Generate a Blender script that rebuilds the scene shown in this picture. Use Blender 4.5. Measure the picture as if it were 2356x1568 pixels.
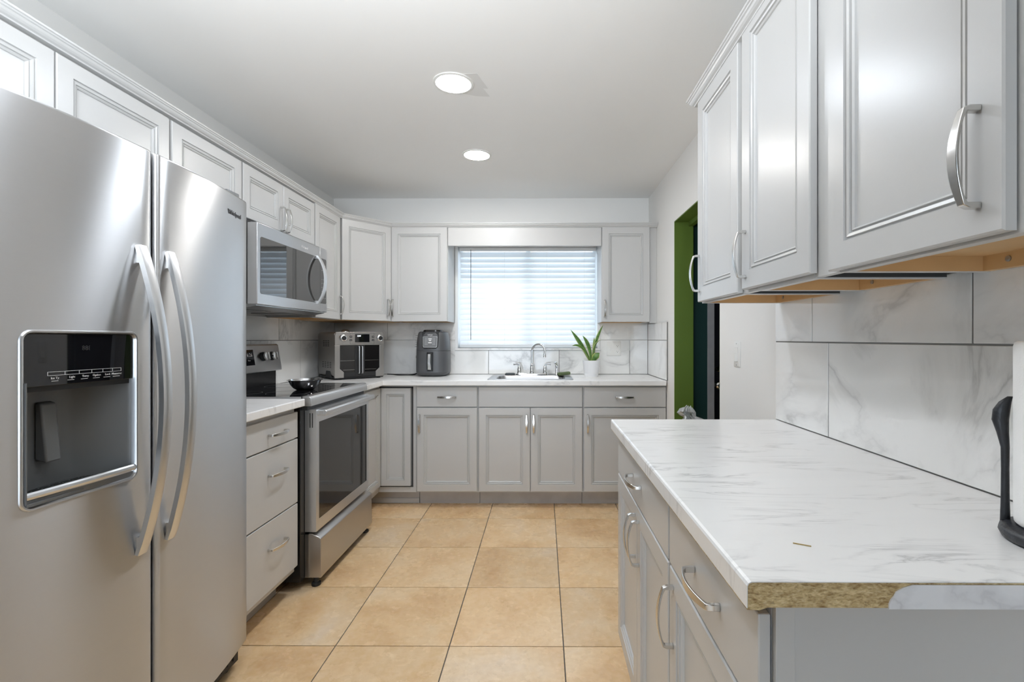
import bpy, bmesh, math, random
from mathutils import Matrix, Vector
random.seed(7)
for _o in list(bpy.data.objects):
    bpy.data.objects.remove(_o)
SC = bpy.context.scene
COL = SC.collection
PI = math.pi

# ------------------------------------------------------------------ camera, world, light
CAM_Z = 1.2307
cd = bpy.data.cameras.new('camera')
cam = bpy.data.objects.new('camera', cd)
COL.objects.link(cam)
cam.location = (0, 0, CAM_Z)
cam.rotation_euler = (PI / 2, 0, 0.0051)
cd.sensor_width = 36.0
cd.lens = 1110.9 / 2356 * 36
cd.shift_x = (1178 - 1244.13) / 2356
cd.shift_y = (778.33 - 784) / 2356
cd.clip_start = 0.02
SC.camera = cam

SC.view_settings.view_transform = 'Standard'
SC.view_settings.look = 'None'
SC.view_settings.gamma = 1.0
SC.view_settings.use_curve_mapping = False
SC.view_settings.exposure = 1.50
SC.cycles.use_denoising = True
SC.cycles.max_bounces = 10
SC.cycles.diffuse_bounces = 6
SC.cycles.transparent_max_bounces = 12
SC.cycles.caustics_reflective = False
SC.cycles.caustics_refractive = False
SC.cycles.sample_clamp_indirect = 6.0

XL, XR, YB, ZC = -1.783, 0.8955, 4.10, 2.4207     # wall planes and ceiling height
YR = -3.6
WORLD_STRENGTH = 2.8
CAN_STRENGTH = 58.0
BOUNCE_WATTS = 11.5
wd = bpy.data.worlds.new('daylight')
SC.world = wd
wd.use_nodes = True
bgn = wd.node_tree.nodes['Background']
bgn.inputs[0].default_value = (0.76, 0.86, 1.0, 1)
bgn.inputs[1].default_value = WORLD_STRENGTH


def portal(name, loc, rot, sx, sy):
    l = bpy.data.lights.new(name, 'AREA')
    l.shape = 'RECTANGLE'
    l.size, l.size_y = sx, sy
    l.cycles.is_portal = True
    o = bpy.data.objects.new(name, l)
    COL.objects.link(o)
    o.location, o.rotation_euler = loc, rot
    return o


portal('window_daylight', (-0.135, 4.27, 1.58), (-PI / 2, 0, 0), 1.25, 0.9)
portal('patio_daylight', (-.6, YR - .12, 1.02), (PI / 2, 0, 0), 1.7, 2.05)


# unseen fill light added near the camera, aimed up to brighten the ceiling
_l = bpy.data.lights.new('ceiling_bounce', 'AREA')
_l.shape = 'RECTANGLE'
_l.size, _l.size_y = 1.0, .6
_l.energy = BOUNCE_WATTS
_l.color = (0.90, 0.95, 1.0)
_l.spread = 2.6
_o = bpy.data.objects.new('ceiling_bounce', _l)
COL.objects.link(_o)
_o.location, _o.rotation_euler = (-.62, .28, 1.70), (PI - .70, 0, 0)


# ------------------------------------------------------------------ materials
def new_mat(name):
    m = bpy.data.materials.new(name)
    m.use_nodes = True
    return m, m.node_tree, m.node_tree.nodes['Principled BSDF']


def pr(name, col, rough=0.5, metal=0.0, bump=0.0, bscale=200, var=0.0, vscale=3.0, coat=0.0, spec=0.5, aniso=0.0):
    m, t, b = new_mat(name)
    b.inputs['Base Color'].default_value = (*col, 1)
    b.inputs['Roughness'].default_value = rough
    b.inputs['Metallic'].default_value = metal
    b.inputs['Coat Weight'].default_value = coat
    b.inputs['Specular IOR Level'].default_value = spec
    b.inputs['Anisotropic'].default_value = aniso
    if var or bump:
        g = t.nodes.new('ShaderNodeNewGeometry')
    if var:
        n = t.nodes.new('ShaderNodeTexNoise')
        n.inputs['Scale'].default_value = vscale
        n.inputs['Detail'].default_value = 5
        t.links.new(g.outputs['Position'], n.inputs['Vector'])
        r = t.nodes.new('ShaderNodeMix')
        r.data_type = 'RGBA'
        r.inputs[6].default_value = (*[c * (1 - var) for c in col], 1)
        r.inputs[7].default_value = (*[min(1, c * (1 + var)) for c in col], 1)
        t.links.new(n.outputs['Fac'], r.inputs[0])
        t.links.new(r.outputs[2], b.inputs['Base Color'])
    if bump:
        n2 = t.nodes.new('ShaderNodeTexNoise')
        n2.inputs['Scale'].default_value = bscale
        n2.inputs['Detail'].default_value = 3
        t.links.new(g.outputs['Position'], n2.inputs['Vector'])
        bp = t.nodes.new('ShaderNodeBump')
        bp.inputs['Strength'].default_value = bump
        bp.inputs['Distance'].default_value = 0.002
        t.links.new(n2.outputs['Fac'], bp.inputs['Height'])
        t.links.new(bp.outputs['Normal'], b.inputs['Normal'])
    return m


def nmath(t, op, a, b=None):
    n = t.nodes.new('ShaderNodeMath')
    n.operation = op
    for i, v in enumerate((a, b)):
        if v is None:
            continue
        if isinstance(v, (int, float)):
            n.inputs[i].default_value = v
        else:
            t.links.new(v, n.inputs[i])
    return n.outputs[0]


def nramp(t, fac, stops):
    n = t.nodes.new('ShaderNodeValToRGB')
    e = n.color_ramp.elements
    while len(e) < len(stops):
        e.new(0.5)
    for i, (p, c) in enumerate(stops):
        e[i].position = p
        e[i].color = (*c, 1) if len(c) == 3 else c
    t.links.new(fac, n.inputs[0])
    return n.outputs[0]


def nmix(t, fac, a, b, blend='MIX'):
    n = t.nodes.new('ShaderNodeMix')
    n.data_type = 'RGBA'
    n.blend_type = blend
    for i, v in ((0, fac), (6, a), (7, b)):
        if isinstance(v, (int, float)):
            n.inputs[i].default_value = v
        elif isinstance(v, tuple):
            n.inputs[i].default_value = (*v, 1)
        else:
            t.links.new(v, n.inputs[i])
    return n.outputs[2]


def nnoise(t, vec, scale, detail=6, dist=0.0, rough=0.55):
    n = t.nodes.new('ShaderNodeTexNoise')
    n.inputs['Scale'].default_value = scale
    n.inputs['Detail'].default_value = detail
    n.inputs['Distortion'].default_value = dist
    n.inputs['Roughness'].default_value = rough
    t.links.new(vec, n.inputs['Vector'])
    return n.outputs['Fac']


def nmap(t, vec, loc=(0, 0, 0), rot=(0, 0, 0), scale=(1, 1, 1)):
    n = t.nodes.new('ShaderNodeMapping')
    n.inputs['Location'].default_value = loc
    n.inputs['Rotation'].default_value = rot
    n.inputs['Scale'].default_value = scale
    t.links.new(vec, n.inputs['Vector'])
    return n.outputs[0]


def island_pos(t, amount):
    g = t.nodes.new('ShaderNodeNewGeometry')
    cx = t.nodes.new('ShaderNodeCombineXYZ')
    v = nmath(t, 'MULTIPLY', g.outputs['Random Per Island'], amount)
    for i in range(3):
        t.links.new(v, cx.inputs[i])
    a = t.nodes.new('ShaderNodeVectorMath')
    a.operation = 'ADD'
    t.links.new(g.outputs['Position'], a.inputs[0])
    t.links.new(cx.outputs[0], a.inputs[1])
    return a.outputs[0], g


def marble(name, base, dark, rough, tile=True, rot=(0.5, 0.6, 0.5), stretch=(1, 1, 1), vs=2.2, amt=0.55, coat=0.0, cl=0.22, mk=(0.42, 0.62), ms=0.9, w=1.0):
    m, t, b = new_mat(name)
    p, g = island_pos(t, 13.7 if tile else 0.0)
    q = nmap(t, p, rot=rot, scale=stretch)
    n1 = nnoise(t, q, vs, 7, 0.9, 0.55)
    v1 = nmath(t, 'ABSOLUTE', nmath(t, 'SUBTRACT', n1, 0.5))
    vein = nramp(t, v1, [(0.0, (1, 1, 1)), (0.018 * w, (0.45, 0.45, 0.45)), (0.07 * w, (0, 0, 0))])
    msk = nramp(t, nnoise(t, p, vs * ms, 3), [(mk[0], (0, 0, 0)), (mk[1], (1, 1, 1))])
    cloud = nramp(t, nnoise(t, q, vs * 0.7, 5, 0.6), [(0.45, (0, 0, 0)), (0.75, (1, 1, 1))])
    f = nmix(t, 1.0, vein, msk, 'MULTIPLY')
    c1 = nmix(t, nmath(t, 'MULTIPLY', cloud, cl), base, dark)
    c2 = nmix(t, nmath(t, 'MULTIPLY', f, amt), c1, dark)
    t.links.new(c2, b.inputs['Base Color'])
    b.inputs['Roughness'].default_value = rough
    b.inputs['Coat Weight'].default_value = coat
    return m


def steel(name, col, rough, axis=2, fine=260, bump=0.0, var=0.025, aniso=0.0):
    """brushed steel with streaks running across `axis`"""
    m, t, b = new_mat(name)
    g = t.nodes.new('ShaderNodeNewGeometry')
    s = [3.0, 3.0, 3.0]
    s[axis] = fine
    q = nmap(t, g.outputs['Position'], scale=tuple(s))
    n = nnoise(t, q, 1.0, 4)
    c = nmix(t, n, tuple(x * (1 - var) for x in col), tuple(min(1, x * (1 + var)) for x in col))
    t.links.new(c, b.inputs['Base Color'])
    r = nmath(t, 'ADD', nmath(t, 'MULTIPLY', n, 0.06), rough - 0.03)
    t.links.new(r, b.inputs['Roughness'])
    b.inputs['Metallic'].default_value = 1.0
    if aniso:
        b.inputs['Anisotropic'].default_value = aniso
        tg = t.nodes.new('ShaderNodeTangent')
        tg.direction_type = 'RADIAL'
        tg.axis = 'Z'
        t.links.new(tg.outputs[0], b.inputs['Tangent'])
        b.inputs['Anisotropic Rotation'].default_value = 0.25
    return m


def emit(name, col, s):
    m, t, b = new_mat(name)
    b.inputs['Base Color'].default_value = (0.8, 0.8, 0.8, 1)
    b.inputs['Emission Color'].default_value = (*col, 1)
    b.inputs['Emission Strength'].default_value = s
    return m


def thin_glass(name, tint, refl=0.08, rough=0.0):
    m, t, b = new_mat(name)
    t.nodes.remove(b)
    tr = t.nodes.new('ShaderNodeBsdfTransparent')
    tr.inputs[0].default_value = (*tint, 1)
    gl = t.nodes.new('ShaderNodeBsdfGlossy')
    gl.inputs['Roughness'].default_value = rough
    lw = t.nodes.new('ShaderNodeLayerWeight')
    lw.inputs[0].default_value = 0.25
    f = nmath(t, 'ADD', nmath(t, 'MULTIPLY', lw.outputs['Fresnel'], 0.8), refl * 0.3)
    mx = t.nodes.new('ShaderNodeMixShader')
    t.links.new(f, mx.inputs[0])
    t.links.new(tr.outputs[0], mx.inputs[1])
    t.links.new(gl.outputs[0], mx.inputs[2])
    t.links.new(mx.outputs[0], t.nodes['Material Output'].inputs[0])
    return m


M = {}
M['wall'] = pr('wall_paint', (0.82, 0.815, 0.80), 0.55, bump=0.12, bscale=90)
M['ceiling'] = pr('ceiling_paint', (0.85, 0.85, 0.84), 0.5, bump=0.08, bscale=40)
M['olive'] = pr('olive_wall_paint', (0.075, 0.072, 0.055), 0.5)
M['patch'] = pr('ceiling_patch_paint', (0.74, 0.74, 0.73), 0.6)
M['cab'] = pr('grey_cabinet_paint', (0.56, 0.56, 0.555), 0.30, bump=0.05, bscale=120)
M['kick'] = pr('grey_kick_paint', (0.47, 0.455, 0.445), 0.5, var=0.25, vscale=9)
M['kickstrip'] = pr('grey_kick_strip', (0.50, 0.50, 0.50), 0.4)
M['shadowgap'] = pr('gap_shade_black', (0.05, 0.05, 0.05), 0.8)  # flat black standing in for the shade inside door gaps
M['nickel'] = steel('brushed_nickel', (0.66, 0.65, 0.63), 0.24, axis=1, fine=900)
M['steel'] = steel('brushed_steel', (0.62, 0.625, 0.635), 0.36, axis=2, fine=900, aniso=0.96)
M['steel_light'] = steel('satin_steel', (0.72, 0.725, 0.735), 0.34, axis=2, fine=500)
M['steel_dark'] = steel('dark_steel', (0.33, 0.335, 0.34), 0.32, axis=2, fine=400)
M['oven_steel'] = steel('oven_steel', (0.52, 0.50, 0.48), 0.36, axis=2, fine=400)
M['chrome'] = pr('chrome', (0.82, 0.83, 0.84), 0.06, 1.0)
M['sink_steel'] = steel('sink_steel', (0.42, 0.42, 0.43), 0.34, axis=1, fine=200)
M['bowl_steel'] = pr('polished_bowl_steel', (0.55, 0.55, 0.56), 0.16, 1.0)
M['black'] = pr('black_enamel', (0.012, 0.012, 0.013), 0.25)
M['black_matte'] = pr('black_plastic', (0.02, 0.02, 0.021), 0.5)
M['black_glass'] = pr('black_glass', (0.008, 0.008, 0.01), 0.03, coat=0.3)
M['oven_glass'] = pr('oven_door_glass', (0.012, 0.011, 0.011), 0.04, spec=0.7)
M['micro_glass'] = pr('microwave_glass', (0.016, 0.015, 0.014), 0.03, spec=0.9, coat=0.4)
M['grey_plastic'] = pr('grey_plastic', (0.16, 0.165, 0.17), 0.35)
M['fryer'] = pr('charcoal_fryer_plastic', (0.085, 0.087, 0.092), 0.38)
M['white_print'] = pr('white_print', (0.75, 0.75, 0.75), 0.5)
M['dim_print'] = pr('dim_print', (0.035, 0.036, 0.04), 0.3)
M['screen_text'] = emit('lit_display_text', (0.85, 0.92, 1.0), 0.8)
M['white_plastic'] = pr('white_plastic', (0.80, 0.80, 0.78), 0.3)
M['pot'] = pr('white_ceramic', (0.82, 0.82, 0.83), 0.35, bump=0.1, bscale=60)
M['burner'] = pr('burner_mark', (0.07, 0.07, 0.07), .3)
M['soil'] = pr('potting_soil', (0.035, 0.025, 0.018), 0.9, bump=0.6, bscale=150)
M['tile'] = marble('marble_wall_tile', (0.87, 0.87, 0.86), (0.36, 0.36, 0.36), 0.05, True, vs=2.4, amt=0.6, stretch=(1, 1, 1), rot=(0.3, 0.75, 0.3))
M['grout'] = pr('grey_grout', (0.23, 0.23, 0.23), 0.8)
M['counter'] = marble('marble_laminate', (0.85, 0.85, 0.845), (0.30, 0.30, 0.31), 0.26, False, rot=(0, 0, 0.30), stretch=(1.0, 5.5, 1.5), vs=2.6, amt=0.5, cl=0.04, mk=(0.44, 0.64), ms=2.0, w=0.55)
M['strip'] = marble('marble_edge_strip', (0.80, 0.81, 0.84), (0.42, 0.42, 0.45), 0.35, False, rot=(0, 0.7, 0), vs=4.0, amt=0.6)
M['wood'] = pr('raw_birch', (0.62, 0.40, 0.19), 0.55, var=0.10, vscale=14)
M['gap_side_skin'] = pr('dark_gap_side', (0.06, 0.06, 0.06), 0.7)  # dark skin that makes the gaps between the right cabinets look dark
M['screw'] = pr('screw_metal', (0.45, 0.45, 0.45), 0.35, 1.0)
M['green'] = pr('green_paint', (0.115, 0.19, 0.028), 0.45, bump=0.2, bscale=70, var=0.18, vscale=2)
M['teal'] = pr('dark_teal_paint', (0.012, 0.045, 0.043), 0.4, var=0.2)
M['casing'] = pr('grey_wood_casing', (0.33, 0.34, 0.37), 0.6, var=0.15, vscale=20)
M['blackdoor'] = pr('black_door_paint', (0.010, 0.010, 0.016), 0.4)
M['iron'] = pr('worn_black_iron', (0.025, 0.027, 0.032), 0.42, bump=0.8, bscale=90, var=0.6, vscale=60)
M['paper'] = pr('paper_towel', (0.88, 0.88, 0.87), 0.9)
M['cord'] = pr('black_cord', (0.012, 0.012, 0.012), 0.45)
M['badge_grey'] = pr('badge_grey', (.10, .10, .105), .3, .6)
M['sponge_dark'] = pr('dark_scouring_pad', (0.10, 0.11, 0.12), 0.9, bump=0.8, bscale=250)
M['sponge_green'] = pr('green_scouring_sponge', (0.12, 0.16, 0.075), 0.95, bump=0.9, bscale=250, var=0.25, vscale=80)
M['straw'] = pr('straw', (0.42, 0.30, 0.12), 0.7)
M['frame_white'] = pr('white_window_frame', (0.78, 0.79, 0.79), 0.4)
M['glass'] = thin_glass('window_glass', (0.95, 0.97, 0.97))
M['dark_window'] = thin_glass('smoked_glass', (0.30, 0.28, 0.26), 0.15)
M['bag'] = thin_glass('clear_plastic_film', (0.75, 0.78, 0.79), 0.5, 0.12)
M['rubber'] = pr('black_rubber', (0.015, 0.015, 0.015), 0.6)


def build_special_mats():
    # floor tile
    m, t, b = new_mat('beige_floor_tile')
    p, g = island_pos(t, 9.3)
    a = nnoise(t, p, 2.6, 6, 0.4)
    c = nramp(t, a, [(0.30, (0.66, 0.40, 0.18)), (0.46, (0.80, 0.54, 0.28)), (0.58, (0.84, 0.61, 0.36)), (0.72, (0.84, 0.66, 0.47))])
    f = nnoise(t, p, 45, 5)
    c2 = nmix(t, 0.22, c, nramp(t, f, [(0.35, (0.52, 0.35, 0.20)), (0.65, (0.82, 0.66, 0.48))]))
    rv = nmath(t, 'ADD', nmath(t, 'MULTIPLY', g.outputs['Random Per Island'], 0.14), 0.93)
    hs = t.nodes.new('ShaderNodeHueSaturation')
    t.links.new(c2, hs.inputs['Color'])
    t.links.new(rv, hs.inputs['Value'])
    t.links.new(hs.outputs[0], b.inputs['Base Color'])
    r = nmath(t, 'ADD', nmath(t, 'MULTIPLY', nnoise(t, p, 12, 4), 0.14), 0.20)
    t.links.new(r, b.inputs['Roughness'])
    bp = t.nodes.new('ShaderNodeBump')
    bp.inputs['Strength'].default_value = 0.12
    bp.inputs['Distance'].default_value = 0.003
    t.links.new(nnoise(t, p, 60, 5), bp.inputs['Height'])
    t.links.new(bp.outputs['Normal'], b.inputs['Normal'])
    M['floor'] = m
    M['floor_grout'] = pr('dark_floor_grout', (0.10, 0.095, 0.09), 0.85)
    # chipboard
    m, t, b = new_mat('chipboard')
    g = t.nodes.new('ShaderNodeNewGeometry')
    q = nmap(t, g.outputs['Position'], scale=(160, 160, 420))
    n = nnoise(t, q, 1.0, 4, 0.6)
    q2 = nmap(t, g.outputs['Position'], loc=(3, 1, 2), scale=(55, 55, 130))
    n2 = nnoise(t, q2, 1.0, 5, 1.0)
    c = nramp(t, n, [(0.30, (0.15, 0.08, 0.028)), (0.45, (0.48, 0.33, 0.14)), (0.58, (0.66, 0.52, 0.28)), (0.75, (0.84, 0.72, 0.48))])
    c2 = nmix(t, 0.45, c, nramp(t, n2, [(0.35, (0.24, 0.14, 0.05)), (0.6, (0.74, 0.60, 0.34))]))
    t.links.new(c2, b.inputs['Base Color'])
    b.inputs['Roughness'].default_value = 0.85
    bp = t.nodes.new('ShaderNodeBump')
    bp.inputs['Strength'].default_value = 0.9
    bp.inputs['Distance'].default_value = 0.002
    t.links.new(n, bp.inputs['Height'])
    t.links.new(bp.outputs['Normal'], b.inputs['Normal'])
    M['chip'] = m
    # blind slats, slightly translucent
    m, t, b = new_mat('white_blind_slat')
    b.inputs['Base Color'].default_value = (0.86, 0.88, 0.89, 1)
    b.inputs['Roughness'].default_value = 0.35
    tl = t.nodes.new('ShaderNodeBsdfTranslucent')
    tl.inputs[0].default_value = (0.85, 0.89, 0.92, 1)
    mx = t.nodes.new('ShaderNodeMixShader')
    mx.inputs[0].default_value = 0.27
    t.links.new(b.outputs[0], mx.inputs[1])
    t.links.new(tl.outputs[0], mx.inputs[2])
    t.links.new(mx.outputs[0], t.nodes['Material Output'].inputs[0])
    M['slat'] = m
    # leaf with pale margins (vertex attribute "margin")
    m, t, b = new_mat('striped_leaf')
    at = t.nodes.new('ShaderNodeAttribute')
    at.attribute_name = 'margin'
    g = t.nodes.new('ShaderNodeNewGeometry')
    gv = nramp(t, nnoise(t, g.outputs['Position'], 40, 4), [(0.35, (0.045, 0.13, 0.022)), (0.65, (0.13, 0.26, 0.05))])
    c = nmix(t, nramp(t, at.outputs['Fac'], [(0.70, (0, 0, 0)), (0.9, (1, 1, 1))]), gv, (0.55, 0.60, 0.22))
    t.links.new(c, b.inputs['Base Color'])
    b.inputs['Roughness'].default_value = 0.38
    M['leaf'] = m
    # paper towel embossing
    m = M['paper']
    t = m.node_tree
    b = t.nodes['Principled BSDF']
    g = t.nodes.new('ShaderNodeNewGeometry')
    v = t.nodes.new('ShaderNodeTexVoronoi')
    v.inputs['Scale'].default_value = 330
    t.links.new(g.outputs['Position'], v.inputs['Vector'])
    bp = t.nodes.new('ShaderNodeBump')
    bp.inputs['Strength'].default_value = 0.35
    bp.inputs['Distance'].default_value = 0.0006
    t.links.new(v.outputs['Distance'], bp.inputs['Height'])
    t.links.new(bp.outputs['Normal'], b.inputs['Normal'])


build_special_mats()


_t = M['bag'].node_tree
_df = _t.nodes.new('ShaderNodeBsdfDiffuse')
_df.inputs[0].default_value = (.85, .87, .88, 1)
_mx = _t.nodes.new('ShaderNodeMixShader')
_mx.inputs[0].default_value = 0.30
_out = _t.nodes['Material Output']
_t.links.new(_out.inputs[0].links[0].from_socket, _mx.inputs[1])
_t.links.new(_df.outputs[0], _mx.inputs[2])
_t.links.new(_mx.outputs[0], _out.inputs[0])


# ------------------------------------------------------------------ mesh helpers
def T(x, y, z, rz=0.0):
    return Matrix.Translation((x, y, z)) @ Matrix.Rotation(rz, 4, 'Z')


class MB:
    """collects shapes in world space (through self.M) and links them as one mesh object"""

    def __init__(self, M0=None):
        self.v, self.f, self.M, self.att = [], [], (M0 or Matrix.Identity(4)), []

    def add(self, vs, fs):
        o = len(self.v)
        self.v += [self.M @ Vector(p) for p in vs]
        self.f += [tuple(i + o for i in q) for q in fs]

    def box(self, x0, x1, y0, y1, z0, z1):
        self.add([(x0, y0, z0), (x1, y0, z0), (x1, y1, z0), (x0, y1, z0), (x0, y0, z1), (x1, y0, z1), (x1, y1, z1), (x0, y1, z1)],
                 [(0, 3, 2, 1), (4, 5, 6, 7), (0, 1, 5, 4), (1, 2, 6, 5), (2, 3, 7, 6), (3, 0, 4, 7)])

    def rings(self, rs, cap0=True, cap1=True, closed=False):
        n = len(rs[0])
        vs = [p for r in rs for p in r]
        fs = []
        m = len(rs)
        for i in range(m if closed else m - 1):
            a, b = i * n, ((i + 1) % m) * n
            for j in range(n):
                k = (j + 1) % n
                fs.append((a + j, a + k, b + k, b + j))
        if not closed:
            if cap0:
                fs.append(tuple(range(n - 1, -1, -1)))
            if cap1:
                fs.append(tuple(range((m - 1) * n, m * n)))
        self.add(vs, fs)

    def prism(self, poly, z0, z1):
        self.rings([[(x, y, z0) for x, y in poly], [(x, y, z1) for x, y in poly]])

    def prism_y(self, poly, y0, y1):
        self.rings([[(x, y0, z) for x, z in poly], [(x, y1, z) for x, z in poly]])

    def prism_x(self, poly, x0, x1):
        self.rings([[(x0, y, z) for y, z in poly], [(x1, y, z) for y, z in poly]])

    def lathe(self, prof, cx=0, cy=0, cz=0, n=32, cap0=True, cap1=True, axis='z'):
        rs = []
        for r, z in prof:
            ring = []
            for k in range(n):
                a = 2 * PI * k / n
                p = (r * math.cos(a), r * math.sin(a), z)
                if axis == 'x':
                    p = (p[2], p[0], p[1])
                elif axis == 'y':
                    p = (p[1], p[2], p[0])
                elif axis == '-y':
                    p = (p[0], -p[2], p[1])
                ring.append((p[0] + cx, p[1] + cy, p[2] + cz))
            rs.append(ring)
        self.rings(rs, cap0, cap1)

    def tube(self, pts, r, n=10, caps=True):
        P = [Vector(p) for p in pts]
        rr = r if isinstance(r, (list, tuple)) else [r] * len(P)
        up = Vector((0, 0, 1))
        rs = []
        prev = None
        for i, p in enumerate(P):
            d = (P[min(i + 1, len(P) - 1)] - P[max(i - 1, 0)]).normalized()
            if prev is None:
                a = d.cross(up)
                if a.length < 1e-3:
                    a = d.cross(Vector((1, 0, 0)))
                a.normalize()
            else:
                a = prev - d * prev.dot(d)
                a.normalize()
            prev = a
            b = d.cross(a)
            rs.append([tuple(p + a * (rr[i] * math.cos(2 * PI * k / n)) + b * (rr[i] * math.sin(2 * PI * k / n))) for k in range(n)])
        self.rings(rs, caps, caps)

    def build(self, name, mat, parent=None, bevel=0.0, smooth=35, seg=2, recalc=True):
        me = bpy.data.meshes.new(name)
        off = Vector(parent['_w']) if parent is not None else Vector((0, 0, 0))
        if parent is None:
            lo = Vector((min(p.x for p in self.v), min(p.y for p in self.v), min(p.z for p in self.v)))
            hi = Vector((max(p.x for p in self.v), max(p.y for p in self.v), max(p.z for p in self.v)))
            off = Vector(((lo.x + hi.x) / 2, (lo.y + hi.y) / 2, lo.z))
        me.from_pydata([tuple(p - off) for p in self.v], [], self.f)
        if recalc:
            bm = bmesh.new()
            bm.from_mesh(me)
            bmesh.ops.recalc_face_normals(bm, faces=bm.faces)
            bm.to_mesh(me)
            bm.free()
        if smooth:
            me.polygons.foreach_set('use_smooth', [True] * len(me.polygons))
            me.set_sharp_from_angle(angle=math.radians(smooth))
        me.materials.append(mat)
        o = bpy.data.objects.new(name, me)
        COL.objects.link(o)
        if parent is not None:
            o.parent = parent
            o['_w'] = parent['_w']
        else:
            o.location = off
            o['_w'] = tuple(off)
        if bevel:
            b = o.modifiers.new('edge', 'BEVEL')
            b.width = bevel
            b.segments = seg
            b.limit_method = 'ANGLE'
            b.angle_limit = math.radians(40)
        return o


def thing(name, label, cat, loc, group=None):
    o = bpy.data.objects.new(name, None)
    COL.objects.link(o)
    o.empty_display_size = 0.05
    o.location = loc
    o['_w'] = tuple(loc)
    o['label'], o['category'] = label, cat
    if group:
        o['group'] = group
    return o


def tag(o, label, cat, group=None):
    o['label'], o['category'] = label, cat
    if group:
        o['group'] = group
    return o


def struct(o):
    o['kind'] = 'structure'
    return o


def text_mb(s, size, X, Y, N, at, extrude=0.0004, align='CENTER'):
    """lettering: X,Y,N world axes of the writing, at = anchor"""
    cu = bpy.data.curves.new('lettering', 'FONT')
    cu.body, cu.size, cu.extrude = s, size, extrude
    cu.align_x = align
    cu.resolution_u = 2
    ob = bpy.data.objects.new('lettering', cu)
    COL.objects.link(ob)
    bpy.context.view_layer.update()
    me = bpy.data.meshes.new_from_object(ob.evaluated_get(bpy.context.evaluated_depsgraph_get()))
    R = Matrix((X, Y, N)).transposed()
    vs = [R @ v.co + Vector(at) for v in me.vertices]
    fs = [tuple(p.vertices) for p in me.polygons]
    bpy.data.objects.remove(ob)
    bpy.data.curves.remove(cu)
    bpy.data.meshes.remove(me)
    return vs, fs


def rrect(w, h, r, n=5):
    """rounded rectangle loop centred at 0"""
    pts = []
    for cx, cy, a0 in ((w / 2 - r, h / 2 - r, 0), (-w / 2 + r, h / 2 - r, 90), (-w / 2 + r, -h / 2 + r, 180), (w / 2 - r, -h / 2 + r, 270)):
        for k in range(n + 1):
            a = math.radians(a0 + 90 * k / n)
            pts.append((cx + r * math.cos(a), cy + r * math.sin(a)))
    return pts


# ------------------------------------------------------------------ room shell
m = MB()
m.box(XL - .12, XR + 1.7, YR - .1, YB + .2, -0.10, -0.003)
fl = struct(m.build('floor', M['floor_grout'], smooth=0))
m = MB()
TX, TY, TS = -0.8327, 1.9317, 0.457
for i in range(-3, 8):
    for j in range(-15, 6):
        x0, x1 = TX + i * TS + .002, TX + (i + 1) * TS - .002
        y0, y1 = TY + j * TS + .002, TY + (j + 1) * TS - .002
        x0, x1, y0, y1 = max(x0, XL - .1), min(x1, XR + 1.6), max(y0, YR - .05), min(y1, YB + .1)
        if x1 - x0 < .02 or y1 - y0 < .02:
            continue
        m.box(x0, x1, y0, y1, -.008, 0)
m.build('tile', M['floor'], fl, bevel=0.0012, smooth=0)

m = MB()
m.box(XL - .12, XR + 1.7, YR - .1, YB + .2, ZC, ZC + .1)
ce = struct(m.build('ceiling', M['ceiling'], smooth=0))
# torn paper patch beside the nearer lamp
m = MB()
pz = ZC - .0006
poly = [(-.36, 2.17), (-.297, 2.165), (-.262, 2.30), (-.287, 2.295), (-.262, 2.375), (-.33, 2.37), (-.40, 2.34)]
m.prism(poly, pz, ZC + .001)
m.build('torn_patch', M['patch'], ce, smooth=0)

WX0, WX1, WZ0, WZ1 = -.735, .470, 1.150, 2.02
m = MB()
for b in ((XL - .12, WX0, YB, YB + .16, 0, ZC), (WX1, XR + .12, YB, YB + .16, 0, ZC), (WX0, WX1, YB, YB + .16, 0, WZ0), (WX0, WX1, YB, YB + .16, WZ1, ZC)):
    m.box(*b)
struct(m.build('wall_back', M['wall'], smooth=0))
m = MB()
m.box(XL - .12, XL, .2, YB + .16, 0, ZC)
struct(m.build('wall_left', M['wall'], smooth=0))
DY0, DY1, DZ = 2.454, 3.307, 2.031
m = MB()
m.box(XR, XR + .12, .2, DY0, 0, ZC)
m.box(XR, XR + .12, DY1, YB + .16, 0, ZC)
m.box(XR, XR + .12, DY0, DY1, DZ, ZC)
struct(m.build('wall_right', M['wall'], smooth=0))
for nm_, x0_, x1_ in (('wall_left_rear', XL - .12, XL), ('wall_right_rear', XR, XR + .12)):
    m = MB()
    m.box(x0_, x1_, YR, .2, 0, ZC)
    struct(m.build(nm_, M['olive'], smooth=0))
# rear wall with a wide glazed opening for daylight
PX0, PX1, PZ1 = -1.45, .25, 2.05
m = MB()
m.box(XL - .12, PX0, YR - .12, YR, 0, ZC)
m.box(PX1, XR + .12, YR - .12, YR, 0, ZC)
m.box(PX0, PX1, YR - .12, YR, PZ1, ZC)
struct(m.build('wall_rear', M['olive'], smooth=0))
m = MB()
for x in (PX0, PX1 - .05):
    m.box(x, x + .05, YR - .1, YR - .04, 0.0, PZ1)
m.box(PX0, PX1, YR - .1, YR - .04, PZ1 - .05, PZ1)
w2 = struct(m.build('window_2', M['frame_white'], smooth=0))
m = MB()
m.box(PX0, PX1, YR - .072, YR - .068, .0, PZ1)
m.build('pane', M['glass'], w2, smooth=0)
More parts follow.
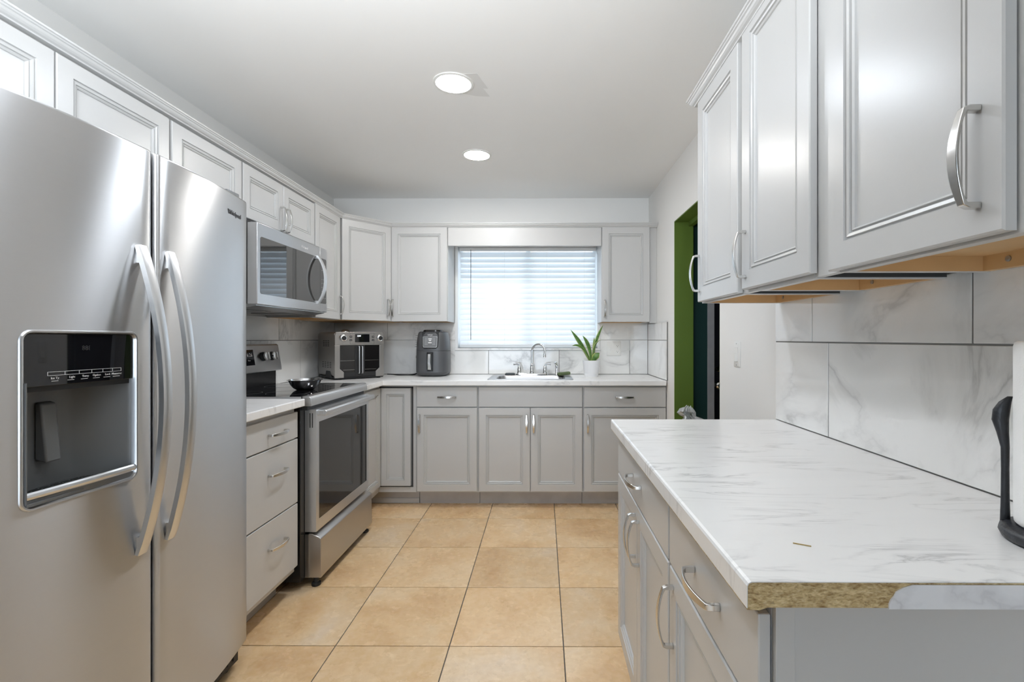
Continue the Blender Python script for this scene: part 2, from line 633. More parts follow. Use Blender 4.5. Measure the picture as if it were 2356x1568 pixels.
# hall beyond the doorway
m = MB()
HY = 3.345
m.box(XR + .12, 1.135, HY, HY + .1, 0, ZC)
m.box(1.135, 2.2, HY, HY + .1, 2.08, ZC)
m.box(2.05, 2.2, HY, HY + .1, 0, 2.08)
struct(m.build('wall_hall_end', M['teal'], smooth=0))
m = MB()
m.box(2.2, 2.3, 1.3, HY + .1, 0, ZC)
struct(m.build('wall_hall_side', M['teal'], smooth=0))
m = MB()
m.box(XR + .12, 2.2, 1.25, 1.35, 0, ZC)
struct(m.build('wall_hall_near', M['teal'], smooth=0))
# green painted doorway lining
m = MB()
m.box(XR + .001, XR + .13, DY1 - .006, DY1 + .03, 0, DZ)
m.box(XR + .001, XR + .13, DY0 - .03, DY0 + .006, 0, DZ)
m.box(XR + .001, XR + .13, DY0, DY1, DZ - .006, DZ + .03)
m.box(XR + .095, XR + .13, DY0 + .006, DY1 - .006, DZ - .035, DZ - .006)
d1 = struct(m.build('door_1', M['green'], bevel=.001))
# black outer door in the hall
m = MB()
m.box(1.183, 2.04, HY + .02, HY + .06, .01, 2.03)
d2 = struct(m.build('door_2', M['blackdoor'], bevel=.002))
m = MB()
m.box(1.135, 1.182, HY - .008, HY + .07, 0, 2.08)
m.box(1.135, 2.05, HY - .008, HY + .07, 2.034, 2.08)
m.build('casing', M['casing'], d2, bevel=.002)
for nm, z, r in (('door_knob', .907, .024), ('deadbolt', 1.020, .022)):
    m = MB()
    m.lathe([(r * 1.15, 0), (r * 1.15, .006), (r * .5, .010), (r * .5, .022), (r, .030), (r * 1.05, .042), (r * .7, .052), (.001, .054)] if nm == 'door_knob'
            else [(r, 0), (r, .008), (r * .8, .016), (r * .45, .018), (.001, .019)], 1.215, HY + .02, z, 24, axis='-y')
    m.build(nm, M['chrome'], d2)

# ------------------------------------------------------------------ window, sill and blind
m = MB()
fy0, fy1 = YB + .075, YB + .115
fw = .04
m.box(WX0, WX0 + fw, fy0, fy1, WZ0, WZ1)
m.box(WX1 - fw, WX1, fy0, fy1, WZ0, WZ1)
m.box(WX0 + fw, WX1 - fw, fy0, fy1, WZ0, WZ0 + fw)
m.box(WX0 + fw, WX1 - fw, fy0, fy1, WZ1 - fw, WZ1)
m.box(-.15, -.11, fy0, fy1, WZ0 + fw, WZ1 - fw)
w1 = struct(m.build('window_1', M['frame_white'], bevel=.002))
for x0, x1 in ((WX0 + fw, -.15), (-.11, WX1 - fw)):
    m = MB()
    m.box(x0, x1, fy0 + .018, fy0 + .022, WZ0 + fw, WZ1 - fw)
    m.build('pane', M['glass'], w1, smooth=0)
m = MB()   # narrow painted return round the opening
m.box(WX0 - .012, WX0 + .012, YB - .014, YB + .07, WZ0, WZ1)
m.box(WX1 - .012, WX1 + .012, YB - .014, YB + .07, WZ0, WZ1)
m.box(WX0 + .012, WX1 - .012, YB - .004, YB + .07, WZ1 - .012, WZ1)
m.build('reveal', M['frame_white'], w1, bevel=.001)
m = MB()
m.box(WX0 - .012, WX1 + .012, YB - .020, YB + .075, WZ0 - .018, WZ0)
m.build('sill', M['tile'], w1, bevel=.002)

bl = thing('window_blind', 'white horizontal slat blind lowered over the window above the sink', 'blind', (-.13, YB + .03, WZ0))
bx0, bx1 = WX0 + .022, WX1 - .022
by = YB + .032
m = MB()
m.box(bx0, bx1, by - .028, by + .028, 1.975, 2.006)
m.build('headrail', M['frame_white'], bl, bevel=.002)
m = MB()
ns = 18
sp = .0445
ang = math.radians(66)
for k in range(ns):
    zc = 1.948 - k * sp
    top, bot = [], []
    for q in range(5):
        u = (q / 4 - .5) * .051
        bow = .0030 * (1 - (2 * u / .051) ** 2)
        dy, dz = u * math.cos(ang) + bow * math.sin(ang) * -1, u * math.sin(ang) + bow * math.cos(ang)
        top.append((dy, dz))
        bot.append((dy + .0022 * math.sin(ang), dz - .0022 * math.cos(ang)))
    loop = top + bot[::-1]
    m.rings([[(bx0 + .004, by + a, zc + b) for a, b in loop], [(bx1 - .004, by + a, zc + b) for a, b in loop]])
m.build('slats', M['slat'], bl, smooth=40)
m = MB()
m.box(bx0 + .004, bx1 - .004, by - .024, by + .024, WZ0 + .002, WZ0 + .030)
m.build('bottom_rail', M['slat'], bl, bevel=.003)
for x in (bx0 + .075, -.33, .03, bx1 - .10):
    m = MB()
    m.tube([(x, by - .029, 1.978), (x, by - .029, WZ0 + .022)], .0008, 6)
    m.build('ladder_cord', M['white_plastic'], bl)
m = MB()
m.tube([(bx0 + .098, by - .034, 1.985), (bx0 + .098, by - .036, 1.70), (bx0 + .098, by - .036, 1.22)], .0028, 8)
m.build('tilt_wand', M['grey_plastic'], bl)

# ------------------------------------------------------------------ tile backsplashes
ZCT = .928
ROW = 1.2185


def tiles(rects, fn, name, label, back):
    o = thing(name, label, 'backsplash', back[6])
    m = MB()
    m.box(*back[:6])
    m.build('grout', M['grout'], o, smooth=0)
    m = MB()
    for r in rects:
        fn(m, *r)
    m.build('tile', M['tile'], o, bevel=.0012, smooth=0)
    return o


def rects_for(u0, u1, lower, upper, z0, z1, hole=None):
    out = []
    g = .0021
    for (zs, ze, cuts) in ((z0, ROW, lower), (ROW, z1, upper)):
        us = [u0] + sorted(c for c in cuts if u0 + .01 < c < u1 - .01) + [u1]
        for a, b in zip(us, us[1:]):
            rs = [(a + g, b - g, zs + g, ze - g)]
            if hole:
                h0, h1, hz = hole
                nr = []
                for (p, q, s, e) in rs:
                    if q <= h0 or p >= h1 or e <= hz:
                        nr.append((p, q, s, e))
                        continue
                    if p < h0:
                        nr.append((p, h0, s, e))
                    if q > h1:
                        nr.append((h1, q, s, e))
                    if s < hz - .005:
                        nr.append((max(p, h0), min(q, h1), s, hz))
                rs = nr
            out += [r for r in rs if r[1] - r[0] > .003]
    return out


up = lambda px: (px - 1244.13) * 4.09 / 1110.9 - .021
low_b = [up(1124 + 162.3 * k) for k in range(-4, 3)]
upp_b = [up(891 + 162.3 * k) for k in range(-2, 5)]
hole = (WX0 - .013, WX1 + .013, WZ0 - .019)
tiles(rects_for(XL + .012, XR - .012, low_b, upp_b, ZCT + .001, 1.372, hole),
      lambda m, a, b, s, e: m.box(a, b, YB - .011, YB - .002, s, e),
      'tile_backsplash', 'marble look tile backsplash on the back wall behind the sink',
      (XL + .012, XR - .012, YB - .009, YB - .001, ZCT + .001, WZ0 - .02, (-.45, YB, ZCT)))
tiles(rects_for(1.86, YB - .012, [3.518 - .6, 3.518, 2.318], [3.23, 2.63, 3.83, 2.03], ZCT + .001, 1.372),
      lambda m, a, b, s, e: m.box(XL + .002, XL + .011, a, b, s, e),
      'tile_backsplash', 'marble look tile backsplash on the left wall behind the stove',
      (XL + .001, XL + .009, 1.86, YB - .012, ZCT + .001, 1.37, (XL, 3., ZCT)))
tiles(rects_for(3.468, YB - .001, [], [], ZCT + .001, 1.352),
      lambda m, a, b, s, e: m.box(XR - .011, XR - .002, a, b, s, e),
      'tile_backsplash', 'narrow marble look tile side splash between sink counter and green doorway',
      (XR - .009, XR - .001, 3.470, YB - .001, ZCT + .001, 1.35, (XR, 3.8, ZCT)))
tiles(rects_for(.30, 1.845, [1.503, .903], [1.594, 1.000, .41], .9236, 1.374),
      lambda m, a, b, s, e: m.box(XR - .011, XR - .002, a, b, s, e),
      'tile_backsplash', 'glossy marble look tile backsplash behind the paper towel holder',
      (XR - .009, XR - .001, .30, 1.843, .9236, 1.37, (XR, 1.1, .93)))


# ------------------------------------------------------------------ cabinets
def add_handle(parent, Mx, x, z, orient, L=.128, y=-.02):
    """bow pull; local out is -y"""
    path = []
    h = L / 2
    path += [(-h, 0.0, .011, .0085), (-h, .014, .0105, .0085), (-h + .002, .021, .0105, .007)]
    for k in range(9):
        u = -1 + 2 * (k + .5) / 9 * 1.0
        path.append((u * (h - .008), .024 + .010 * (1 - u * u), .0115 + .004 * (1 - u * u), .0045))
    path += [(h - .002, .021, .0105, .007), (h, .014, .0105, .0085), (h, 0.0, .011, .0085)]
    m = MB(Mx)
    rs = []
    for i, (t, o, w, th) in enumerate(path):
        a = path[max(i - 1, 0)]
        b = path[min(i + 1, len(path) - 1)]
        dt, do = b[0] - a[0], b[1] - a[1]
        l = math.hypot(dt, do) or 1
        nt, no = -do / l, dt / l
        ring = []
        for s, q in ((1, 1), (1, -1), (-1, -1), (-1, 1)):
            tt, oo, ww = t + nt * th / 2 * s, o + no * th / 2 * s, w / 2 * q
            if i in (0, len(path) - 1):
                oo = 0.0
            ring.append((x + tt, y - oo, z + ww) if orient == 'h' else (x + ww, y - oo, z + tt))
        rs.append(ring)
    m.rings(rs)
    return m.build('handle', M['nickel'], parent, bevel=.0012)


PROFILE = [(0, .0165), (0, .0025), (.0025, 0), (.0515, 0), (.0525, .0058), (.0565, .0058), (.0575, .0022), (.0632, .0036),
           (.0642, .0088), (.0674, .0088), (.0684, .0055), (.0722, .0085), (.0730, .0125)]


def add_door(root, Mx, x, z, w, h, handle=None, kind='panel', name='door', s=1.0):
    m = MB(Mx)
    if kind == 'panel':
        rs = []
        for i, d in PROFILE:
            i *= s
            rs.append([(x + i, -.020 + d, z + i), (x + w - i, -.020 + d, z + i), (x + w - i, -.020 + d, z + h - i), (x + i, -.020 + d, z + h - i)])
        m.rings(rs)
        o = m.build(name, M['cab'], root, smooth=0)
    else:
        m.box(x, x + w, -.020, -.0035, z, z + h)
        o = m.build(name, M['cab'], root, bevel=.002, smooth=0)
    m = MB(Mx)
    m.box(x + w * .3, x + w * .7, -.0038, .0005, z + h * .5 - .01, z + h * .5 + .01)
    m.build('hinge', M['shadowgap'], o, smooth=0)
    if handle:
        add_handle(o, Mx, handle[1], handle[2], handle[0])
    return o


def cabinet(name, label, cat, group, x, y, z, rz, w, h, d, doors, wood=False, toe=False, open_top=False):
    root = thing(name, label, cat, (x, y, 0 if toe else z), group)
    Mx = T(x, y, z, rz)
    m = MB(Mx)
    if wood:
        m.box(0, w, 0, .02, 0, h)
        m.box(0, .012, .02, d, 0, h)
        m.box(w - .012, w, .02, d, 0, h)
        m.box(.012, w - .012, .02, d, .03, h)
        m.build('body', M['cab'], root, bevel=.0008, smooth=0)
        m = MB(Mx)
        m.box(.012, w - .012, .021, d, .026, .030)
        m.box(.012, .016, .021, d - .001, .0015, .026)
        m.box(w - .016, w - .012, .021, d - .001, .0015, .026)
        m.box(.016, w - .016, d - .02, d - .001, .0015, .026)
        m.build('underside', M['wood'], root, smooth=0)
    elif open_top:
        m.box(0, w, 0, .019, 0, h)
        m.box(0, .018, .019, d, 0, h)
        m.box(w - .018, w, .019, d, 0, h)
        m.box(.018, w - .018, .019, d, 0, .018)
        m.build('body', M['cab'], root, bevel=.0008, smooth=0)
    else:
        m.box(0, w, 0, d, 0, h)
        m.build('body', M['cab'], root, bevel=.0008, smooth=0)
    if toe:
        m = MB(Mx)
        m.box(.001, w - .001, .088, d, -z, 0.0005)
        m.build('toe_kick', M['kick'], root, smooth=0)
    for dd in doors:
        add_door(root, Mx, *dd)
    return root, Mx


WG = 'grey wall cabinets on the left and back walls'
UD = .30
R90, RM90 = PI / 2, -PI / 2
FX = -1.480    # face frame plane of left wall cabinets
ZT = 2.125     # top of wall cabinet boxes
# above the fridge
cabinet('wall_cabinet', 'two door grey wall cabinet above the stainless refrigerator', 'cabinet', WG, FX, .93, 1.79, R90, .953, ZT - 1.79, UD - .002,
        [(.006, .012, .500, .288), (.512, .012, .437, .288)])
cabinet('wall_cabinet', 'grey wall cabinet between the refrigerator top and the microwave', 'cabinet', WG, FX, 1.885, 1.365, R90, .453, ZT - 1.365, UD - .002,
        [(.008, .004, .438, .720)], wood=True)
cabinet('wall_cabinet', 'short two door grey cabinet directly above the microwave', 'cabinet', WG, FX, 2.340, 1.812, R90, .742, ZT - 1.812, UD - .002,
        [(.004, .014, .362, .264, ('v', .340, .085)), (.370, .014, .366, .264, ('v', .394, .085))])
cabinet('wall_cabinet', 'narrow grey wall cabinet just right of the microwave', 'cabinet', WG, FX, 3.084, 1.365, R90, .404, ZT - 1.365, UD - .002,
        [(.006, .002, .377, .735, ('v', .366, .105))], wood=True)
# diagonal corner cabinet
root = thing('wall_cabinet', 'angled grey corner wall cabinet above the toaster oven', 'cabinet', (-1.5, 3.8, 1.365), WG)
m = MB()
cpoly = [(XL + .002, 3.490), (-1.480, 3.490), (-1.200, 3.805), (-1.200, YB - .002), (XL + .002, YB - .002)]
m.prism(cpoly, 1.367, ZT)
m.build('body', M['cab'], root, bevel=.0008, smooth=0)
m = MB()
m.prism([(XL + .012, 3.505), (-1.488, 3.505), (-1.215, 3.812), (-1.215, YB - .013), (XL + .012, YB - .013)], 1.3635, 1.3672)
m.build('underside', M['wood'], root, smooth=0)
da = math.atan2(.315, .280)
Mx = T(-1.480, 3.490, 1.365, da)
add_door(root, Mx, .014, .002, .396, .735, ('v', .378, .105))
# back wall
cabinet('wall_cabinet', 'grey wall cabinet above the air fryer, left of the window', 'cabinet', WG, -1.198, 3.805, 1.365, 0, .448, ZT - 1.365, YB - 3.807,
        [(.004, 0, .440, .738, ('v', .020, .105))], wood=True)
r_, Mx_ = cabinet('wall_cabinet', 'grey wall cabinet above the potted plant, right of the window', 'cabinet', WG, .458, 3.805, 1.361, 0, .378, ZT - 1.361, YB - 3.807,
                  [(.004, 0, .372, .742, ('v', .024, .105))], wood=True)
m = MB()
m.box(.8362, XR - .001, 3.808, 3.822, 1.352, ZT)
m.build('filler_strip', M['cab'], r_, bevel=.001, smooth=0)
m = MB()
m.box(-.748, .456, 3.787, 3.805, 1.958, 2.1003)
tag(m.build('valance_board', M['cab'], bevel=.0015, smooth=0), 'plain grey valance board spanning above the window blind', 'valance')


def offset_poly(pts, d):
    out = []
    n = len(pts)
    for i in range(n):
        ns = []
        for a, b in ((i - 1, i), (i, i + 1)):
            if a < 0 or b >= n:
                continue
            dx, dy = pts[b][0] - pts[a][0], pts[b][1] - pts[a][1]
            l = math.hypot(dx, dy)
            ns.append((dy / l, -dx / l))
        if len(ns) == 1:
            nx, ny = ns[0]
            out.append((pts[i][0] + nx * d, pts[i][1] + ny * d))
        else:
            bx, by_ = ns[0][0] + ns[1][0], ns[0][1] + ns[1][1]
            k = 1 + ns[0][0] * ns[1][0] + ns[0][1] * ns[1][1]
            out.append((pts[i][0] + bx * d / k, pts[i][1] + by_ * d / k))
    return out


CROWN = [(-.010, 2.1015), (.0215, 2.1015), (.0225, 2.106), (.029, 2.109), (.034, 2.114), (.036, 2.119), (.036, 2.121), (.040, 2.123), (.041, 2.127), (.045, 2.1285),
         (.046, 2.134), (-.010, 2.134)]


def crown(path, label, dz=0.0):
    m = MB()
    offs = [offset_poly(path, d) for d, z in CROWN]
    rs = []
    for i in range(len(path)):
        rs.append([(offs[k][i][0], offs[k][i][1], CROWN[k][1] + dz) for k in range(len(CROWN))])
    m.rings(rs)
    return tag(m.build('crown_molding', M['cab'], smooth=0), label, 'molding')


crown([(-1.480, .90), (-1.480, 3.490), (-1.200, 3.805), (XR - .002, 3.805)], 'stepped grey crown molding along the left and back wall cabinets')

# right wall cabinets
RG = 'grey wall cabinets on the right wall'
RX = .595
RD = XR - RX - .014


def right_cab(label, y1, w, doors, fillers):
    root = thing('wall_cabinet', label, 'cabinet', (RX, y1, 1.362), RG)
    Mx = T(RX, y1, 1.362, RM90)
    h = 2.145 - 1.362
    m = MB(Mx)
    m.box(0, w, 0, .019, 0, h)
    m.box(0, .015, .019, RD, 0, h)
    m.box(w - .015, w, .019, RD, 0, h)
    m.box(.015, w - .015, .019, RD, .034, h)
    m.build('body', M['cab'], root, bevel=.0008, smooth=0)
    m = MB(Mx)
    m.box(.015, w - .015, .0195, RD, .030, .034)
    m.box(.015, .0175, .0195, RD, .0012, .030)
    m.box(w - .0175, w - .015, .0195, RD, .0012, .030)
    m.box(.0175, w - .0175, RD - .018, RD - .0005, .0012, .030)
    m.build('underside', M['wood'], root, smooth=0)
    for sx_ in (0, w):  # thin dark skins added on the sides that face a gap
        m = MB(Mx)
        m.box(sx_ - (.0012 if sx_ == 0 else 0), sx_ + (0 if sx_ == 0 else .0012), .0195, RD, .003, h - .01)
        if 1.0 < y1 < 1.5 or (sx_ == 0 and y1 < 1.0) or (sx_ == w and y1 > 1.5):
            m.build('gap_side_skin', M['gap_side_skin'], root, smooth=0)
    for x in (.07, w - .07):
        m = MB(Mx)
        m.lathe([(.0055, 0), (.0055, .002), (.003, .003), (.0005, .003)], x, RD - .018, .017, 14, axis='-y')
        m.build('screw', M['screw'], root)
    for a, b in fillers:
        m = MB(Mx)
        m.box(a, b, .0, .018, 0.002, h)
        m.build('filler_strip', M['cab'], root, bevel=.0008, smooth=0)
    for dd in doors:
        add_door(root, Mx, *dd)
    return root


right_cab('grey right wall cabinet farthest from the camera, nearest the green doorway', 1.812, .372, [(.010, .004, .368, .742, ('v', .030, .108))], [(.373, .470)])
right_cab('middle of the three grey right wall cabinets, with a tall narrow door', 1.341, .281, [(-.062, .010, .357, .765, ('v', -.036, .108))], [(.282, .370)])
right_cab('large near grey wall cabinet with a big bow handle, right foreground', .970, .400, [(-.010, .004, .374, .790, ('v', .329, .108))], [])
crown([(XR - .02, 1.8145), (RX - .000, 1.8145), (RX, .50)], 'grey crown molding along the right wall cabinets', .006)

# ---- base cabinets
BG = 'grey base cabinets under the sink counter'
ZB = .110
HB = .888 - ZB
FY = 3.520
BD = YB - .013 - FY


def base_doors(w, kind):
    pass


# corner lazy susan unit
root = thing('base_cabinet', 'grey corner base cabinet with an inward folding door beside the stove', 'cabinet', (-1.35, 3.7, 0), BG)
m = MB()
Lp = [(XL + .013, 3.108), (-1.200, 3.108), (-1.200, FY), (-.924, FY), (-.924, YB - .013), (XL + .013, YB - .013)]
m.prism(Lp, ZB, .888)
m.build('body', M['cab'], root, bevel=.0008, smooth=0)
m = MB()
m.prism([(XL + .014, 3.110), (-1.288, 3.110), (-1.288, FY + .088), (-.925, FY + .088), (-.925, YB - .014), (XL + .014, YB - .014)], 0, ZB + .0005)
m.build('toe_kick', M['kick'], root, smooth=0)
m = MB()
m.box(-1.285, -.925, FY + .082, FY + .087, .002, .040)
m.build('kick_strip', M['kickstrip'], root, bevel=.001, smooth=0)
m = MB()  # black strips on the frame, painting in the shade of a door gap
m.box(-.962, -.948, FY - .0012, FY + .001, .160, .878)
m.box(-1.195, -.948, FY - .0012, FY + .001, .868, .880)
m.box(-1.195, -.948, FY - .0012, FY + .001, .148, .160)
m.build('door_gap_shade', M['shadowgap'], root, smooth=0)
add_door(root, T(-1.180, FY, 0, 0), .0, .160, .216, .710, None, s=.82)
add_door(root, T(-1.200, 3.125, 0, R90), .0, .160, .374, .710, None, s=.82)

DRZ, DRH = .735 - ZB, .143
DOZ, DOH = .121 - ZB, .607
cabinet('base_cabinet', 'grey base cabinet below the air fryer with drawer over door', 'cabinet', BG, -.922, FY, ZB, 0, .448, HB, BD,
        [(.004, DRZ, .438, DRH, ('h', .223, DRZ + .072), 'slab', 'drawer'), (.004, DOZ, .438, DOH, ('v', .026, .505))], toe=True)
cabinet('base_cabinet', 'wide grey sink base cabinet with two doors below a false front', 'cabinet', BG, -.473, FY, ZB, 0, .762, HB, BD,
        [(.006, DRZ, .750, DRH, None, 'slab', 'false_front'), (.006, DOZ, .372, DOH, ('v', .353, .505)), (.382, DOZ, .374, DOH, ('v', .404, .505))], toe=True, open_top=True)
cabinet('base_cabinet', 'grey base cabinet in the right corner under the potted plant', 'cabinet', BG, .290, FY, ZB, 0, XR - .290 - .002, HB, BD,
        [(.006, DRZ, .593, DRH, ('h', .297, DRZ + .072), 'slab', 'drawer'), (.006, DOZ, .593, DOH, ('v', .032, .505))], toe=True)
# left drawer unit
cabinet('drawer_cabinet', 'grey three drawer base cabinet between refrigerator and stove', 'cabinet', None, -1.200, 1.862, ZB, R90, .458, .900 - ZB, -1.200 - XL - .013,
        [(.004, .757 - ZB, .449, .122, ('h', .268, .814 - ZB), 'slab', 'drawer'), (.004, .447 - ZB, .449, .304, ('h', .268, .640 - ZB), 'slab', 'drawer'),
         (.004, .142 - ZB, .449, .299, ('h', .268, .322 - ZB), 'slab', 'drawer')], toe=True)
# peninsula units
PX = .303
PD = XR - PX - .002
PG = 'grey base cabinets under the right counter'
cabinet('base_cabinet', 'far grey base cabinet under the right counter, wide drawer over two doors', 'cabinet', PG, PX, 1.830, ZB, RM90, .740, .888 - ZB, PD,
        [(.004, .731 - ZB, .730, .137, ('h', .370, .800 - ZB), 'slab', 'drawer'),
         (.004, .121 - ZB, .364, .603, ('v', .342, .515)), (.371, .121 - ZB, .363, .603, ('v', .402, .515))], toe=True)
r_, Mx_ = cabinet('base_cabinet', 'near grey base cabinet under the right counter, below the chipped edge', 'cabinet', PG, PX, 1.088, ZB, RM90, .446, .888 - ZB, PD,
                  [(.004, .731 - ZB, .447, .137, ('h', .248, .800 - ZB), 'slab', 'drawer'), (.004, .121 - ZB, .447, .603, ('v', .034, .515))], toe=True)
m = MB()
m.box(PX, PX + .025, .630, .6415, .0, .888)
m.box(PX + .025, XR - .002, .634, .6415, .0, .888)
m.build('end_panel', M['cab'], r_, bevel=.0008, smooth=0)


# ------------------------------------------------------------------ countertops
def slab(xs, ys, fill, z0, z1):
    vs, fs, idx = [], [], {}

    def V(i, j, k):
        key = (i, j, k)
        if key not in idx:
            idx[key] = len(vs)
            vs.append((xs[i], ys[j], (z0, z1)[k]))
        return idx[key]
    nx, ny = len(xs) - 1, len(ys) - 1
    on = lambda i, j: 0 <= i < nx and 0 <= j < ny and fill(i, j)
    for i in range(nx):
        for j in range(ny):
            if not on(i, j):
                continue
            fs.append((V(i, j, 1), V(i + 1, j, 1), V(i + 1, j + 1, 1), V(i, j + 1, 1)))
            fs.append((V(i, j, 0), V(i, j + 1, 0), V(i + 1, j + 1, 0), V(i + 1, j, 0)))
            if not on(i - 1, j):
                fs.append((V(i, j, 0), V(i, j, 1), V(i, j + 1, 1), V(i, j + 1, 0)))
            if not on(i + 1, j):
                fs.append((V(i + 1, j, 0), V(i + 1, j + 1, 0), V(i + 1, j + 1, 1), V(i + 1, j, 1)))
            if not on(i, j - 1):
                fs.append((V(i, j, 0), V(i + 1, j, 0), V(i + 1, j, 1), V(i, j, 1)))
            if not on(i, j + 1):
                fs.append((V(i, j + 1, 0), V(i, j + 1, 1), V(i + 1, j + 1, 1), V(i + 1, j + 1, 0)))
    return vs, fs


SX0, SX1, SY0, SY1 = -.395, .205, 3.560, 4.005
xs = [XL + .012, -1.150, SX0, SX1, XR - .012]
ys = [3.104, 3.464, SY0, SY1, YB - .012]
m = MB()
m.add(*slab(xs, ys, lambda i, j: (i == 0) if j == 0 else not (i == 2 and j == 2), .892, ZCT))
tag(m.build('countertop', M['counter'], bevel=.004, smooth=0), 'white marble look L shaped countertop with the sink and toaster oven on it', 'countertop', 'marble look countertops')
m = MB()
m.box(XL + .012, -1.148, 1.860, 2.322, .905, .941)
tag(m.build('countertop', M['counter'], bevel=.004, smooth=0), 'short white countertop above the three drawers, between refrigerator and stove', 'countertop', 'marble look countertops')
ct = thing('countertop', 'white marble look right counter with exposed chipboard end, foreground', 'countertop', (.58, 1.2, .889), 'marble look countertops')
m = MB()
m.rings([[(x, y, z) for x, z in [(.2591, .8862), (.2594, .9165), (.2610, .9197), (.2645, .9214), (XR - .0115, .9216), (XR - .0115, .8890), (.285, .8890), (.275, .8855)]] for y in (.6150, 1.8405)])
m.build('chipboard_core', M['chip'], ct, smooth=0)
m = MB()
prof = [(.258, .8890), (.2584, .9170), (.2602, .9207), (.2640, .9227), (XR - .0112, .9230), (XR - .0112, .9217), (.2645, .9215), (.2610, .9198), (.2594, .9165), (.2591, .8890)]
m.rings([[(x, .6135, z) for x, z in prof], [(x, 1.842, z) for x, z in prof]])
m.box(.2592, XR - .0112, 1.8402, 1.8435, .889, .9228)
m.build('laminate', M['counter'], ct, smooth=0)
m = MB()
m.rings([[(x, y, z) for x, z in [(.4375, .8885), (.4378, .8945), (.4402, .9000), (.4445, .9050), (.4470, .9100), (.4560, .9150), (.4680, .9188), (XR - .012, .9190), (XR - .012, .8885)]] for y in (.6130, .6149)])
m.build('edge_strip', M['strip'], ct, smooth=0)

# ------------------------------------------------------------------ refrigerator
FR0, FR1, FSEAM = .917, 1.827, 1.333
fr = thing('refrigerator', 'stainless side by side refrigerator with ice and water dispenser, left foreground', 'refrigerator', (-1.45, 1.37, 0))


def fxd(y):
    return -1.076 - .046 * ((y - 1.345) / .482) ** 2


m = MB()
m.box(XL + .03, -1.178, FR0 + .004, FR1 - .006, .03, 1.755)
m.build('case', M['grey_plastic'], fr, bevel=.004)


def fridge_door(name, y0, y1, hole=None):
    z0, z1 = .092, 1.748
    r = .014
    ins = [0, .0015, .004, .008, .014]
    ys = sorted(set([y0 + i for i in ins] + [y1 - i for i in ins] + [y0 + r + (y1 - y0 - 2 * r) * k / 14 for k in range(1, 14)]))
    zs = sorted(set([z0 + i * .6 for i in ins] + [z1 - i * .6 for i in ins] + [z0 + .02 + (z1 - z0 - .04) * k / 10 for k in range(1, 10)]))
    if hole:
        h0, h1, hz0, hz1 = hole
        ys = sorted(set([y for y in ys if abs(y - h0) > .008 and abs(y - h1) > .008] + [h0, h1]))
        zs = sorted(set([z for z in zs if abs(z - hz0) > .03 and abs(z - hz1) > .03] + [hz0, hz1]))

    def rd(e, r):
        return 0 if e >= r else r - math.sqrt(max(0, r * r - (r - e) ** 2))

    def fx(y, z):
        return fxd(y) - rd(min(y - y0, y1 - y), .014) - rd(min(z - z0, z1 - z), .0084)
    m = MB()
    ny, nz = len(ys), len(zs)
    vs = [(fx(y, z), y, z) for z in zs for y in ys] + [(-1.176, y, z) for z in zs for y in ys]
    N = ny * nz
    fs = []
    inh = lambda i, j: hole and h0 - 1e-6 <= ys[i] and ys[i + 1] <= h1 + 1e-6 and hz0 - 1e-6 <= zs[j] and zs[j + 1] <= hz1 + 1e-6
    for j in range(nz - 1):
        for i in range(ny - 1):
            if inh(i, j):
                continue
            a = j * ny + i
            fs.append((a, a + 1, a + ny + 1, a + ny))
            fs.append((N + a, N + a + ny, N + a + ny + 1, N + a + 1))
    for j in range(nz - 1):
        for i in (0, ny - 1):
            a = j * ny + i
            fs.append((a, a + ny, N + a + ny, N + a))
    for i in range(ny - 1):
        for j in (0, nz - 1):
            a = j * ny + i
            fs.append((a, a + 1, N + a + 1, N + a))
    m.add(vs, fs)
    return m.build(name, M['steel'], fr, smooth=50)


DH = (1.012, 1.268, .868, 1.243)
fd = fridge_door('freezer_door', FR0, FSEAM - .0055, DH)
rd_ = fridge_door('fridge_door', FSEAM + .0055, FR1)
m = MB()
m.box(-1.178, -1.160, FSEAM - .012, FSEAM + .012, .10, 1.745)
m.build('door_gasket', M['black_matte'], fr, smooth=0)
m = MB()
m.box(-1.20, -1.150, FR0 + .01, FR1 - .012, .020, .088)
for k in range(26):
    y = FR0 + .04 + k * .033
    m.box(-1.150, -1.146, y, y + .018, .035, .075)
m.build('base_grille', M['black_matte'], fr, bevel=.002)
for y in (FR0 + .06, FR1 - .05):
    m = MB()
    m.lathe([(.018, 0), (.020, .01), (.016, .022), (.016, .035)], -1.185, y, 0, 16)
    m.build('foot', M['black_matte'], fr)
m = MB()
m.box(-1.30, -1.14, FR1 - .09, FR1 - .02, 1.756, 1.772)
m.build('hinge_cover', M['grey_plastic'], fr, bevel=.004)


def fridge_handle(parent, yc, lean):
    m = MB()
    rs = []
    n = 26
    w, th = .030, .015
    for k in range(n + 1):
        t = -1 + 2 * k / n
        z = 1.068 + t * .410
        xo = fxd(yc) + .004 + .064 * (1 - abs(t) ** 2.0)
        y = yc + lean * (1 - t * t)
        tt = th if abs(t) < .97 else th * .7
        sl = .064 * 2.0 * abs(t) / .410 * (1 if t > 0 else -1) * -1
        nx, nz = 1 / math.hypot(1, sl), -sl / math.hypot(1, sl)
        ring = []
        for (a, b) in ((-.5, -.5), (.5, -.5), (.5, .36), (.36, .5), (-.36, .5), (-.5, .36)):
            ring.append((xo + nx * b * tt, y + a * w, z + nz * b * tt))
        rs.append(ring)
    m.rings(rs)
    for t in (-.93, .93):
        z = 1.068 + t * .410
        m.box(fxd(yc) - .012, fxd(yc) + .012, yc - .010, yc + .010, z - .018, z + .018)
    return m.build('handle', M['steel_light'], parent, smooth=40)


fridge_handle(fd, 1.283, .004)
fridge_handle(rd_, 1.383, -.004)

